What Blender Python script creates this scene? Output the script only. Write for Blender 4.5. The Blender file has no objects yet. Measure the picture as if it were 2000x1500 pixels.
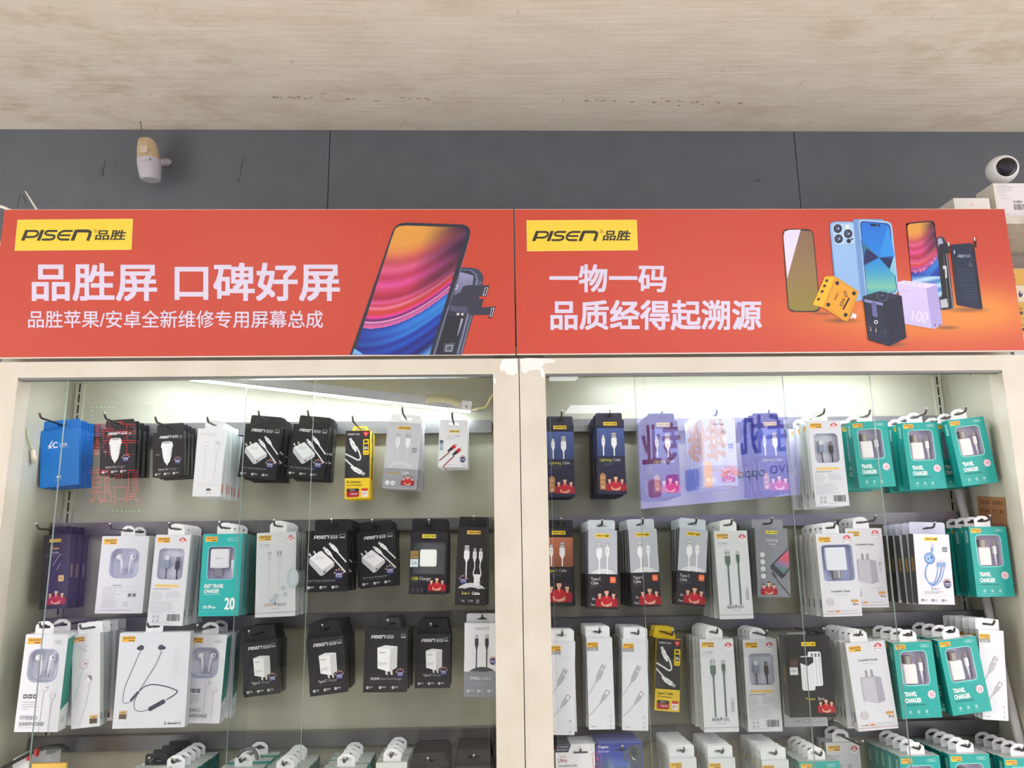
import bpy, math, random
import numpy as np
from mathutils import Matrix, Vector, Euler
random.seed(7)
SC = bpy.context.scene
COL = SC.collection
EYE = 1.55; DIST = 1.40; FPX = 1387.0
# ------------------------------------------------------------------ camera
P_, Y_, R_ = math.radians(10.4399), math.radians(-1.7875), math.radians(-0.7986)
fw = Vector((-math.sin(Y_)*math.cos(P_), math.cos(Y_)*math.cos(P_), math.sin(P_)))
rt0 = Vector((math.cos(Y_), math.sin(Y_), 0)); up0 = rt0.cross(fw)
rt = math.cos(R_)*rt0 + math.sin(R_)*up0; up = -math.sin(R_)*rt0 + math.cos(R_)*up0
cd = bpy.data.cameras.new('camera'); cam = bpy.data.objects.new('camera', cd); COL.objects.link(cam)
cd.sensor_width = 36; cd.lens = FPX/2000*36; cd.clip_start = 0.05; cd.clip_end = 60
cam.matrix_world = Matrix(((rt.x, up.x, -fw.x, 0), (rt.y, up.y, -fw.y, -DIST), (rt.z, up.z, -fw.z, EYE), (0, 0, 0, 1)))
SC.camera = cam
# ------------------------------------------------------------------ world, exposure
SC.view_settings.view_transform = 'Standard'; SC.view_settings.look = 'None'
SC.view_settings.exposure = 0.02; SC.view_settings.gamma = 1.0; SC.view_settings.use_curve_mapping = False
SC.cycles.transparent_max_bounces = 24; SC.cycles.max_bounces = 8; SC.cycles.diffuse_bounces = 4
wd = bpy.data.worlds.new('world'); SC.world = wd; wd.use_nodes = True
wd.node_tree.nodes['Background'].inputs[0].default_value = (1.0, 0.985, 0.96, 1)
wd.node_tree.nodes['Background'].inputs[1].default_value = 6.2
PANEL_POWER = 6.6      # emission of the shop's ceiling panels
TUBE_POWER = 62.0       # emission of the tubes in the cabinets
LIGHTBOX = 0.6

def ray(x, y):
    return rt*((x-1000)/FPX) + up*((750-y)/FPX) + fw
def at(x, y, Y):
    "point of the plane at depth Y seen at photo pixel x, y"
    d = ray(x, y); d = d/d.y*(DIST+Y); return Vector((d.x, Y, d.z+EYE))
def atX(x, y, X):
    d = ray(x, y); d = d/d.x*X; return Vector((X, d.y-DIST, d.z+EYE))
def lin(c):
    return tuple(((v/255)/12.92 if v/255 <= .04045 else ((v/255+.055)/1.055)**2.4) for v in c)

# ------------------------------------------------------------------ materials
MT = {}
def mat(name, col=(200, 200, 200), rough=.5, metal=0, ink=False, coat=0, emit=None, noise=None, bump=0):
    if name in MT: return MT[name]
    m = bpy.data.materials.new(name); m.use_nodes = True; nt = m.node_tree
    b = nt.nodes['Principled BSDF']
    b.inputs['Base Color'].default_value = (*lin(col), 1)
    b.inputs['Roughness'].default_value = rough; b.inputs['Metallic'].default_value = metal
    if coat: b.inputs['Coat Weight'].default_value = coat; b.inputs['Coat Roughness'].default_value = .12
    if ink:
        a = nt.nodes.new('ShaderNodeAttribute'); a.attribute_name = 'ink'
        nt.links.new(a.outputs['Color'], b.inputs['Base Color'])
    if noise:   # (scale, second colour, amount)
        tc = nt.nodes.new('ShaderNodeTexCoord'); n = nt.nodes.new('ShaderNodeTexNoise'); n.inputs['Scale'].default_value = noise[0]; n.inputs['Detail'].default_value = 6
        nt.links.new(tc.outputs['Object'], n.inputs['Vector'])
        r = nt.nodes.new('ShaderNodeValToRGB'); r.color_ramp.elements[0].position = .35; r.color_ramp.elements[1].position = .7
        r.color_ramp.elements[0].color = (*lin(col), 1); r.color_ramp.elements[1].color = (*lin(noise[1]), 1)
        nt.links.new(n.outputs['Fac'], r.inputs['Fac']); nt.links.new(r.outputs['Color'], b.inputs['Base Color'])
        if bump:
            bp = nt.nodes.new('ShaderNodeBump'); bp.inputs['Strength'].default_value = bump; bp.inputs['Distance'].default_value = .002
            nt.links.new(n.outputs['Fac'], bp.inputs['Height']); nt.links.new(bp.outputs['Normal'], b.inputs['Normal'])
    if emit:
        b.inputs['Emission Color'].default_value = (*lin(emit[0]), 1); b.inputs['Emission Strength'].default_value = emit[1]
        if ink: nt.links.new(a.outputs['Color'], b.inputs['Emission Color'])
    MT[name] = m; return m
CARD = mat('printed_card', ink=True, rough=.42)
GLOSS = mat('glossy_printed_card', ink=True, rough=.36, coat=.15)
PVC = mat('printed_sign_board', ink=True, rough=.45)
PLASTIC = mat('moulded_plastic', ink=True, rough=.3)
LIT = mat('lit_sign_face', ink=True, rough=.4, emit=((255, 255, 255), 1.0))
CREAM = mat('cream_painted_steel', (213, 207, 193), .42, noise=(9, (204, 195, 178)), bump=.05)
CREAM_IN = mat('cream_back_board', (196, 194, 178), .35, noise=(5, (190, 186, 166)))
RAILM = mat('brushed_rail', (150, 150, 152), .32, .85)
STEEL = mat('hook_steel', (96, 90, 86), .35, .9)
DARK = mat('dark_gap', (26, 25, 24), .7)
def glass_mat():
    m = bpy.data.materials.new('door_glass'); m.use_nodes = True; nt = m.node_tree; nt.nodes.clear()
    o = nt.nodes.new('ShaderNodeOutputMaterial'); mx = nt.nodes.new('ShaderNodeMixShader')
    t = nt.nodes.new('ShaderNodeBsdfTransparent'); t.inputs[0].default_value = (.985, .995, .988, 1)
    g = nt.nodes.new('ShaderNodeBsdfGlossy'); g.inputs['Roughness'].default_value = 0.0
    # thin pane: the reflection of both faces is carried by the outer one
    f0 = nt.nodes.new('ShaderNodeFresnel'); f0.inputs[0].default_value = 1.5; ge = nt.nodes.new('ShaderNodeNewGeometry'); mr = nt.nodes.new('ShaderNodeMapRange'); mr.inputs[3].default_value = 1.85; mr.inputs[4].default_value = 0.0
    f = nt.nodes.new('ShaderNodeMath'); f.operation = 'MULTIPLY'; nt.links.new(ge.outputs['Backfacing'], mr.inputs[0]); nt.links.new(mr.outputs[0], f.inputs[1]); nt.links.new(f0.outputs[0], f.inputs[0])
    nt.links.new(f.outputs[0], mx.inputs[0]); nt.links.new(t.outputs[0], mx.inputs[1]); nt.links.new(g.outputs[0], mx.inputs[2])
    nt.links.new(mx.outputs[0], o.inputs[0]); return m
GLASS = glass_mat()
FILM = GLASS
GLEDGE = mat('glass_edge', (150, 164, 158), .3)

# ------------------------------------------------------------------ object helpers
def tag(o, label=None, cat=None, group=None, kind=None):
    if label: o['label'] = label
    if cat: o['category'] = cat
    if group: o['group'] = group
    if kind: o['kind'] = kind
    return o
def empty(name, loc=(0, 0, 0)):
    o = bpy.data.objects.new(name, None); COL.objects.link(o); o.location = loc; o.empty_display_size = .02; return o
class MB:
    "collects polygons with an ink colour and a material, then becomes one mesh"
    def __init__(s): s.v = []; s.f = []; s.c = []; s.m = []; s.mats = []; s.sm = []
    def add(s, vs, fs, col=(200, 200, 200), m=None, smooth=False):
        m = m or CARD
        if m not in s.mats: s.mats.append(m)
        k = s.mats.index(m); b = len(s.v); s.v += [tuple(p) for p in vs]
        single = not isinstance(col, list)
        lc = lin(col) if single else None
        for i, q in enumerate(fs):
            s.f.append([b+j for j in q]); s.c.append([lc]*len(q) if single else [col[j] for j in q]); s.m.append(k); s.sm.append(smooth)
    def box(s, a, b, col=(200, 200, 200), m=None, cols=None):
        x0, y0, z0 = a; x1, y1, z1 = b
        V = [(x0, y0, z0), (x1, y0, z0), (x1, y1, z0), (x0, y1, z0), (x0, y0, z1), (x1, y0, z1), (x1, y1, z1), (x0, y1, z1)]
        F = dict(front=[0, 1, 5, 4], right=[1, 2, 6, 5], back=[2, 3, 7, 6], left=[3, 0, 4, 7], top=[4, 5, 6, 7], bottom=[3, 2, 1, 0])
        for k, q in F.items():
            c = (cols or {}).get(k, col)
            if c is None: continue
            s.add([V[i] for i in q], [[0, 1, 2, 3]], c, m)
    def rbox(s, a, b, r, col, m=None, seg=3):
        "box with rounded edges"
        x0, y0, z0 = a; x1, y1, z1 = b; c = Vector(((x0+x1)/2, (y0+y1)/2, (z0+z1)/2)); h = Vector(((x1-x0)/2-r, (y1-y0)/2-r, (z1-z0)/2-r))
        n = 2*seg+2; ts = [math.tan(math.radians(-45+90*i/(seg)))for i in range(seg+1)]
        for ax in range(3):
            for sg in (-1, 1):
                g = [-1.0]+[(-1+2*(i+1)/(seg+1)) for i in range(seg)]+[1.0]
                def P(u, w):
                    d = [0, 0, 0]; d[ax] = sg; d[(ax+1) % 3] = u; d[(ax+2) % 3] = w
                    nn = Vector(d).normalized()
                    base = Vector((max(-1, min(1, d[0]*1.0)), d[1], d[2]))
                    return nn
                us = [-1, -.6, -.3, 0, 0, .3, .6, 1]
                K = [(-1, t) for t in (-1, -.55, -.25, 0)]+[(1, t) for t in (0, .25, .55, 1)]
                vs = []
                for (su, tu) in K:
                    for (sw, tw) in K:
                        nn = P(tu, tw); off = [0, 0, 0]; off[ax] = sg*h[ax]; off[(ax+1) % 3] = su*h[(ax+1) % 3]; off[(ax+2) % 3] = sw*h[(ax+2) % 3]
                        vs.append(c+Vector(off)+nn*r)
                fs = []
                for i in range(7):
                    for j in range(7):
                        q = [i*8+j, (i+1)*8+j, (i+1)*8+j+1, i*8+j+1]
                        fs.append(q if sg > 0 else q[::-1])
                s.add(vs, fs, col, m, True)
    def tube(s, pts, r, col=(90, 90, 90), m=None, n=8, cap=True):
        pts = [Vector(p) for p in pts]; rs = r if isinstance(r, list) else [r]*len(pts)
        vs = []; fs = []; pu = None
        for i, p in enumerate(pts):
            d = (pts[min(i+1, len(pts)-1)]-pts[max(i-1, 0)]).normalized()
            if pu is None: pu = d.orthogonal().normalized()
            pu = (pu-d*pu.dot(d)).normalized(); w = d.cross(pu)
            for k in range(n):
                a = 2*math.pi*k/n; vs.append(p+(pu*math.cos(a)+w*math.sin(a))*rs[i])
        for i in range(len(pts)-1):
            for k in range(n):
                fs.append([i*n+k, i*n+(k+1) % n, (i+1)*n+(k+1) % n, (i+1)*n+k])
        if cap: fs.append(list(range(n))[::-1]); fs.append([(len(pts)-1)*n+k for k in range(n)])
        s.add(vs, fs, col, m, True)
    def lathe(s, prof, M=None, col=(200, 200, 200), m=None, n=32, sx=1, sy=1):
        "profile (r, z) turned about local z"
        M = M or Matrix(); vs = []; fs = []
        for (r, z) in prof:
            for k in range(n):
                a = 2*math.pi*k/n; vs.append(M @ Vector((r*math.cos(a)*sx, r*math.sin(a)*sy, z)))
        for i in range(len(prof)-1):
            for k in range(n): fs.append([i*n+k, i*n+(k+1) % n, (i+1)*n+(k+1) % n, (i+1)*n+k])
        s.add(vs, fs, col, m, True)
    def mesh(s, name):
        me = bpy.data.meshes.new(name); me.from_pydata(s.v, [], s.f)
        at_ = me.color_attributes.new('ink', 'FLOAT_COLOR', 'CORNER')
        flat = [x for q in s.c for c in q for x in (c[0], c[1], c[2], 1.0)]
        at_.data.foreach_set('color', flat)
        me.polygons.foreach_set('material_index', s.m); me.polygons.foreach_set('use_smooth', s.sm)
        for m in s.mats: me.materials.append(m)
        me.update(); return me
    def build(s, name, parent=None, loc=None):
        o = bpy.data.objects.new(name, s.mesh(name)); COL.objects.link(o)
        if parent is not None: o.parent = parent
        if loc is not None: o.location = loc
        return o
def rrect(x0, y0, x1, y1, r, n=5):
    if r <= 0: return [(x0, y0), (x1, y0), (x1, y1), (x0, y1)]
    out = []
    for cx, cy, a0 in ((x1-r, y0+r, -90), (x1-r, y1-r, 0), (x0+r, y1-r, 90), (x0+r, y0+r, 180)):
        for i in range(n+1):
            a = math.radians(a0+90*i/n); out.append((cx+r*math.cos(a), cy+r*math.sin(a)))
    return out
def spl(pts, n=8):
    "smooth curve through points"
    P = [Vector(p) for p in pts]; P = [2*P[0]-P[1]]+P+[2*P[-1]-P[-2]]; out = []
    for i in range(1, len(P)-2):
        for k in range(n):
            t = k/n; out.append(.5*((2*P[i])+(P[i+1]-P[i-1])*t+(2*P[i-1]-5*P[i]+4*P[i+1]-P[i+2])*t*t+(3*P[i]-P[i-1]-3*P[i+1]+P[i+2])*t**3))
    return [tuple(v) for v in out+[P[-2]]]
def cast(poly, c, th):
    best = None; dx, dy = math.cos(th), math.sin(th)
    for i in range(len(poly)):
        ax, ay = poly[i][0]-c[0], poly[i][1]-c[1]; j = (i+1) % len(poly); bx, by = poly[j][0]-c[0], poly[j][1]-c[1]
        ex, ey = bx-ax, by-ay; den = dx*ey-dy*ex
        if abs(den) < 1e-12: continue
        t = (ax*ey-ay*ex)/den; u = (ax*dy-ay*dx)/den
        if t > 0 and -1e-6 <= u <= 1+1e-6: best = t if best is None else max(best, t)
    return (c[0]+dx*best, c[1]+dy*best)
def ringpts(inner, outer, c):
    ths = sorted({round(math.atan2(p[1]-c[1], p[0]-c[0]), 5) for p in inner+outer})
    return [cast(inner, c, t) for t in ths], [cast(outer, c, t) for t in ths]
GL = {}
def glyph(s, bold=0.0):
    k = (s, bold)
    if k in GL: return GL[k]
    cu = bpy.data.curves.new('t', 'FONT'); cu.body = s; cu.size = 1; cu.resolution_u = 3; cu.offset = bold
    ob = bpy.data.objects.new('t', cu); COL.objects.link(ob)
    dg = bpy.context.evaluated_depsgraph_get(); dg.update()
    me = bpy.data.meshes.new_from_object(ob.evaluated_get(dg))
    V = [(v.co.x, v.co.y) for v in me.vertices]; F = [list(p.vertices) for p in me.polygons]
    bpy.data.objects.remove(ob); bpy.data.curves.remove(cu); bpy.data.meshes.remove(me)
    if not V: V = [(0, 0), (1, 1)]
    xs = [v[0] for v in V]; ys = [v[1] for v in V]
    GL[k] = (V, F, (min(xs), min(ys), max(xs), max(ys))); return GL[k]
class Art:
    "flat print laid on a surface; T maps drawing x, y (y down) and lift to a 3D point"
    def __init__(s, mb, T, m=None, step=.00002, lay=0): s.mb = mb; s.T = T; s.m = m; s.k = lay; s.st = step
    def _n(s): s.k += 1; return .00003+s.k*s.st
    def poly(s, pts, col):
        l = s._n(); s.mb.add([s.T(x, y, l) for x, y in pts], [list(range(len(pts)))], col, s.m)
    def rect(s, x0, y0, x1, y1, col, r=0): s.poly(rrect(x0, y0, x1, y1, r), col)
    def frame(s, x0, y0, x1, y1, wd_, col, r=0):
        o = rrect(x0, y0, x1, y1, r); c = ((x0+x1)/2, (y0+y1)/2)
        i = rrect(x0+wd_, y0+wd_, x1-wd_, y1-wd_, max(r-wd_, 0)); a, b = ringpts(i, o, c); l = s._n(); n = len(a)
        s.mb.add([s.T(x, y, l) for x, y in a+b], [[k, (k+1) % n, n+(k+1) % n, n+k] for k in range(n)], col, s.m)
    def ell(s, cx, cy, rx, ry, col, rot=0, n=20, a0=0, a1=360):
        c, d = math.cos(math.radians(rot)), math.sin(math.radians(rot)); P = []
        full = a1-a0 >= 360
        for i in range(n+(0 if full else 1)):
            a = math.radians(a0+(a1-a0)*i/n); x, y = rx*math.cos(a), ry*math.sin(a); P.append((cx+x*c-y*d, cy+x*d+y*c))
        s.poly(P, col)
    def circ(s, cx, cy, r, wd_, col, n=24):
        l = s._n(); V = []
        for rr in (r, r-wd_):
            for i in range(n): a = 2*math.pi*i/n; V.append(s.T(cx+rr*math.cos(a), cy+rr*math.sin(a), l))
        s.mb.add(V, [[k, (k+1) % n, n+(k+1) % n, n+k] for k in range(n)], col, s.m)
    def line(s, pts, wd_, col, closed=False):
        l = s._n(); n = len(pts); V = []
        ws = wd_ if isinstance(wd_, list) else [wd_]*n
        for i in range(n):
            p = Vector(pts[i][:2])
            if closed: a, b = Vector(pts[i-1][:2]), Vector(pts[(i+1) % n][:2])
            else: a, b = Vector(pts[max(i-1, 0)][:2]), Vector(pts[min(i+1, n-1)][:2])
            d1 = (p-a).normalized() if (p-a).length > 1e-9 else (b-p).normalized()
            d2 = (b-p).normalized() if (b-p).length > 1e-9 else d1
            t = (d1+d2).normalized() if (d1+d2).length > 1e-6 else d1
            nn = Vector((-t.y, t.x)); k = min(1/max(nn.dot(Vector((-d1.y, d1.x))), .35), 2.2)*ws[i]/2
            V += [s.T(*(p+nn*k), l), s.T(*(p-nn*k), l)]
        F = [[2*i, 2*i+1, 2*i+3, 2*i+2] for i in range(n-1)]
        if closed: F.append([2*n-2, 2*n-1, 1, 0])
        s.mb.add(V, F, col, s.m)
    def text(s, t, x0, y0, x1, y1, col, bold=0.0, shear=0):
        "string fitted to a box; heavy weights are overprinted"
        if bold > .012:
            d = bold*(y1-y0)*.9; k0 = s.k
            for dx, dy in ((-d, -d), (d, -d), (d, d), (-d, d), (0, -d), (d, 0), (0, d), (-d, 0)): s.text(t, x0+d+dx, y0+d+dy, x1-d+dx, y1-d+dy, col, 0.0, shear)
            s.k = k0+8; return
        V, F, (a, b, c, d) = glyph(t, bold); l = s._n(); kx = (x1-x0)/max(c-a, 1e-6); ky = (y1-y0)/max(d-b, 1e-6)
        s.mb.add([s.T(x0+(v[0]-a)*kx+shear*(y1-y0)*((v[1]-b)/max(d-b, 1e-6)), y1-(v[1]-b)*ky, l) for v in V], F, col, s.m)
    def word(s, t, x, y, h, col, bold=0.0, sx=1.0, anchor=0, shear=0):
        "string of cap height h, baseline y; anchor 0 left, .5 centre, 1 right"
        V, F, (a, b, c, d) = glyph(t, bold); l = s._n(); k = h/.72; wdt = (c-a)*k*sx; x -= wdt*anchor
        s.mb.add([s.T(x+(v[0]-a)*k*sx+shear*v[1]*k, y-v[1]*k, l) for v in V], F, col, s.m)
    def greek(s, x, y, w_, n, lh, col=(150, 150, 152), th=.5):
        rr = random.Random(int(x*7+y*13+n)); l = s._n()
        for i in range(n):
            e = w_*(rr.uniform(.6, 1) if i < n-1 else rr.uniform(.3, .8)); X = x
            while X < x+e:
                q = min(rr.uniform(1.5, 5), x+e-X); yy = y+i*lh
                s.mb.add([s.T(X, yy, l), s.T(X+q, yy, l), s.T(X+q, yy+th, l), s.T(X, yy+th, l)], [[0, 1, 2, 3]], col, s.m); X += q+.7
    def grid(s, quad, nu, nv, fn, mask=None):
        "bilinear quad (TL,TR,BR,BL) coloured by fn(u,v)->sRGB"
        l = s._n(); V = []; C = []
        TL, TR, BR, BL = [Vector(q) for q in quad]
        for j in range(nv+1):
            for i in range(nu+1):
                u, v = i/nu, j/nv; p = (TL*(1-u)+TR*u)*(1-v)+(BL*(1-u)+BR*u)*v
                V.append(s.T(p.x, p.y, l)); C.append(lin(fn(u, v)))
        F = [[j*(nu+1)+i, j*(nu+1)+i+1, (j+1)*(nu+1)+i+1, (j+1)*(nu+1)+i] for j in range(nv) for i in range(nu)]
        s.mb.add(V, F, C, s.m)
    def gpoly(s, pts, fn, nu=24, nv=60):
        "convex-ish polygon in drawing units filled by scanline strips coloured by fn(x,y)"
        l = s._n(); ys = [p[1] for p in pts]; y0, y1 = min(ys)+1e-6, max(ys)-1e-6; rows = []
        for j in range(nv+1):
            y = y0+(y1-y0)*j/nv; xs = []
            for i in range(len(pts)):
                a, b = pts[i], pts[(i+1) % len(pts)]
                if (a[1] <= y < b[1]) or (b[1] <= y < a[1]): xs.append(a[0]+(b[0]-a[0])*(y-a[1])/(b[1]-a[1]))
            if len(xs) < 2: xs = [rows[-1][0]]*2 if rows else [pts[0][0]]*2
            rows.append((min(xs), max(xs), y))
        V = []; C = []
        for a, b, y in rows:
            for i in range(nu+1):
                x = a+(b-a)*i/nu; V.append(s.T(x, y, l)); C.append(lin(fn(x, y)))
        F = [[j*(nu+1)+i, j*(nu+1)+i+1, (j+1)*(nu+1)+i+1, (j+1)*(nu+1)+i] for j in range(nv) for i in range(nu)]
        s.mb.add(V, F, C, s.m)
def ramp(t, st):
    if t <= st[0][0]: return st[0][1]
    for (a, ca), (b, cb) in zip(st, st[1:]):
        if t <= b:
            k = (t-a)/(b-a) if b > a else 0; return tuple(ca[i]+(cb[i]-ca[i])*k for i in range(3))
    return st[-1][1]
def mixc(a, b, k): k = max(0, min(1, k)); return tuple(a[i]+(b[i]-a[i])*k for i in range(3))

# ------------------------------------------------------------------ drawn marks
def pisen(a, x0, y0, x1, y1, col):
    H = y1-y0; W = 5.78; sh = .36; kx = (x1-x0)/(W+sh); w_ = .2
    def T(p): return (x0+(p[0]+sh*p[1])*kx, y1-p[1]*H)
    def st(pts, ww): a.line([T(p) for p in pts], ww, col)
    v = .3*kx; h = .2*H
    def bar(px): a.poly([T((px, 0)), T((px+.3, 0)), T((px+.3, 1)), T((px, 1))], col)
    bar(0); st([(.05, .9)]+spl([(.9, .9), (1.12, .82), (1.2, .62), (1.1, .42), (.88, .34)], 4)+[(.2, .34)], h)
    bar(1.32)
    st([(2.75, .9)]+spl([(2.0, .9), (1.82, .8), (1.85, .62), (2.05, .54), (2.45, .5), (2.68, .42), (2.68, .2), (2.45, .1)], 4)+[(1.72, .1)], h)
    st([(4.05, .9)]+spl([(3.3, .9), (3.06, .75), (2.98, .5), (3.06, .25), (3.3, .1)], 4)+[(4.05, .1)], h); st([(3.09, .5), (4.0, .5)], h*.9)
    a.poly([T((4.18, 0)), T((4.5, 0)), T((4.5, .98)), T((4.18, .98))], col)
    st([(4.3, .9)]+spl([(5.3, .9), (5.55, .8), (5.62, .5), (5.62, 0)], 4), (v+h)/2*1.05)
def pisen_quick(a, x, y, w_, col=(235, 235, 238)):
    h = w_*.135; pisen(a, x, y, x+w_*.66, y+h, col)
    a.frame(x+w_*.7, y, x+w_, y+h, .5, col, .8); a.word('QUICK', x+w_*.85, y+h*.78, h*.5, col, .01, 1, .5)
def pisen_plate(a, x, y, w_, col=(240, 205, 40), ink=(40, 38, 30)):
    h = w_*.27; a.rect(x, y, x+w_, y+h, col)
    pisen(a, x+w_*.06, y+h*.3, x+w_*.66, y+h*.7, ink); a.text('品胜', x+w_*.68, y+h*.26, x+w_*.94, y+h*.74, ink, .02, .15)
def qoovi(a, x, y, w_=25, col=(240, 185, 62), tab=False):
    h = w_*.42; a.rect(x, y, x+w_, y+h, col); a.text('QOOVI', x+w_*.09, y+h*.16, x+w_*.92, y+h*.56, (50, 38, 25), .025)
    for i in range(4): a.rect(x+w_*(.5+i*.11), y+h*.68, x+w_*(.585+i*.11), y+h*.86, (90, 62, 25))
    if tab: a.rect(x, y+h, x+w_, y+h*1.72, (150, 150, 156)); a.word('DATA CABLE', x+w_/2, y+h*1.48, h*.2, (235, 235, 235), 0, 1, .5)
def badge(a, cx, cy, r, t1='5A', t2=None):
    a.ell(cx, cy, r, r, (225, 200, 205)); a.ell(cx, cy, r*.92, r*.92, (245, 240, 242)); a.ell(cx, cy, r*.92, r*.92, (205, 35, 62), 0, 14, 180, 360)
    a.word(t1, cx, cy-r*.12, r*.55, (250, 245, 245), .03, 1, .5)
    if t2: a.word(t2, cx, cy+r*.55, r*.36, (60, 50, 55), .01, 1, .5)
    else: a.rect(cx-r*.5, cy+r*.25, cx+r*.5, cy+r*.42, (190, 90, 105))
def team(a, x, y, w_, red=(190, 34, 48)):
    "three men in red sports shirts, the middle one with folded arms"
    k = w_/40
    def P(px, py): return (x+px*k, y+py*k)
    for cx, s_, dark in ((7, .82, 1), (33, .82, 1), (20, 1, 0)):
        hh = 15*s_ if dark else 17
        base = 33 if dark else 33; top = base-21*s_
        a.poly([P(cx-9*s_, base), P(cx-10*s_, top+6), P(cx-7*s_, top+2*s_), P(cx-2*s_, top), P(cx+2*s_, top), P(cx+7*s_, top+2*s_), P(cx+10*s_, top+6), P(cx+9*s_, base)], red if not dark else (165, 30, 46))
        a.poly([P(cx-2, top-2), P(cx+2, top-2), P(cx+2.2, top+.5), P(cx, top+4), P(cx-2.2, top+.5)], (222, 170, 145))
        a.ell(*P(cx, top-6*s_), 4*s_*k, 5.2*s_*k, (228, 180, 155)); 
        a.ell(*P(cx, top-8.2*s_), 4.3*s_*k, 3.8*s_*k, (30, 24, 24), 0, 10, 180, 360)
        for e in (-1.4, 1.4): a.ell(*P(cx+e*s_, top-6.4*s_), .5*k, .35*k, (40, 25, 22), 0, 6)
        a.rect(*P(cx-1*s_, top-3.6*s_), *P(cx+1*s_, top-3.2*s_), (160, 80, 75))
    a.line([P(10.5, 24), P(12, 29), P(19, 30.5), P(28, 27.5)], 2.6*k, (226, 178, 150))
    a.line([P(29.5, 24), P(28, 29.5), P(20, 31.5), P(12.5, 28.5)], 2.4*k, (216, 165, 138))
    a.ell(*P(20, 16.8), .8*k, .8*k, (240, 210, 80), 0, 8)
def crew(a, cx, cy, r):
    "round badge crowned by five little figures"
    for i, an in enumerate((-160, -125, -90, -55, -20)):
        t = math.radians(an); px, py = cx+r*1.15*math.cos(t), cy-r*.1+r*1.25*math.sin(t)
        a.line([(cx+r*.6*math.cos(t), cy+r*.6*math.sin(t)), (px, py)], r*.3, ((150, 40, 50), (40, 45, 110))[i % 2]); a.ell(px, py, r*.2, r*.24, (226, 182, 160), 0, 8); a.ell(px, py-r*.1, r*.2, r*.15, (30, 24, 24), 0, 6, 180, 360)
    a.ell(cx, cy+r*.15, r, r, (42, 44, 104)); a.text('品牌授权', cx-r*.78, cy-r*.3, cx+r*.78, cy+r*.12, (230, 230, 245), .02)
    a.text('正品保障', cx-r*.78, cy+r*.22, cx+r*.78, cy+r*.62, (200, 205, 240), .01)
def icons(a, x, y, w_, words, col=(225, 225, 230), ink=(30, 30, 36)):
    n = len(words)
    for i, t in enumerate(words):
        cx = x+w_*(i/n)+2.6; a.ell(cx, y, 2.5, 2.5, col, 0, 14); a.ell(cx, y, .9, 1.1, ink, 0, 8)
        a.word(t, cx+3.4, y+.2, 2.2, col, .015); a.rect(cx+3.4, y+1.3, cx+9, y+1.7, tuple(.6*c for c in col) if sum(col) > 300 else col)
def plugA(a, cx, y, s=1, body=(240, 240, 240), cable=(238, 238, 238), L=60, metal=(185, 178, 172), cw=2.6, neck=True):
    "drawn USB-A plug pointing up with its cable"
    a.rect(cx-4.8*s, y, cx+4.8*s, y+12*s, (120, 118, 118)); a.rect(cx-4.3*s, y+.5*s, cx+4.3*s, y+12*s, metal)
    for e in (-2.2, 2.2): a.rect(cx+(e-.9)*s, y+4*s, cx+(e+.9)*s, y+6.4*s, (70, 66, 64))
    a.rect(cx-5.6*s, y+11*s, cx+5.6*s, y+27*s, body, 1.6*s); a.poly([(cx-4.6*s, y+26*s), (cx+4.6*s, y+26*s), (cx+1.6*s, y+33*s), (cx-1.6*s, y+33*s)], body)
    if L: a.rect(cx-cw/2, y+31*s, cx+cw/2, L, cable)
def plugC(a, cx, y, s=1, body=(240, 240, 240), cable=(238, 238, 238), L=60, metal=(175, 170, 168), cw=2.4):
    a.rect(cx-2.9*s, y, cx+2.9*s, y+7.5*s, (115, 112, 112), 1.2*s); a.rect(cx-2.3*s, y+.6*s, cx+2.3*s, y+7.5*s, metal, .8*s)
    a.rect(cx-3.7*s, y+6.8*s, cx+3.7*s, y+21*s, body, 1.4*s); a.rect(cx-.6*s, y+9.5*s, cx+.6*s, y+17*s, tuple(.75*c for c in body)); a.poly([(cx-2.8*s, y+20.5*s), (cx+2.8*s, y+20.5*s), (cx+1.4*s, y+27*s), (cx-1.4*s, y+27*s)], body)
    if L: a.rect(cx-cw/2, y+25*s, cx+cw/2, L, cable)
def xf(a, ox, oy, deg, s=1):
    "same drawing pen, turned about ox, oy"
    c, d = math.cos(math.radians(deg))*s, math.sin(math.radians(deg))*s; T = a.T
    b = Art(a.mb, lambda x, y, l: T(ox+x*c-y*d, oy+x*d+y*c, l), a.m, a.st, a.k); return b
def arcs(a, cx, cy, r0, n, gap, wd_, col, y_max):
    for i in range(n):
        r = r0+i*gap; P = []
        for k in range(33):
            t = math.pi*k/32; p = (cx-r*math.cos(t), cy-r*math.sin(t)*.72)
            if p[1] <= y_max: P.append(p)
        a.line(P, wd_, col)
def cube(a, x, y, s, col=(240, 240, 240), side=(205, 205, 208), prongs=True, t=None, top=(225, 225, 228)):
    "drawn wall charger seen at an angle, prongs down"
    if prongs:
        for e in (.42, .66): a.poly([(x+s*e, y+s*1.05), (x+s*(e+.1), y+s*1.08), (x+s*(e+.12), y+s*1.34), (x+s*(e+.02), y+s*1.3)], (215, 212, 210))
    a.poly([(x, y+s*.06), (x+s*.62, y+s*.12), (x+s*.62, y+s*1.18), (x+s*.04, y+s*1.02)], col)
    a.poly([(x+s*.62, y+s*.12), (x+s*.98, y), (x+s*.98, y+s*.98), (x+s*.62, y+s*1.18)], side)
    a.poly([(x, y+s*.06), (x+s*.38, y-s*.06), (x+s*.98, y), (x+s*.62, y+s*.12)], top)
    a.rect(x+s*.1, y+s*.27, x+s*.4, y+s*.31, (150, 150, 155))
    if t: a.word(t, x+s*.08, y+s*.88, s*.15, (165, 165, 172))
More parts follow.
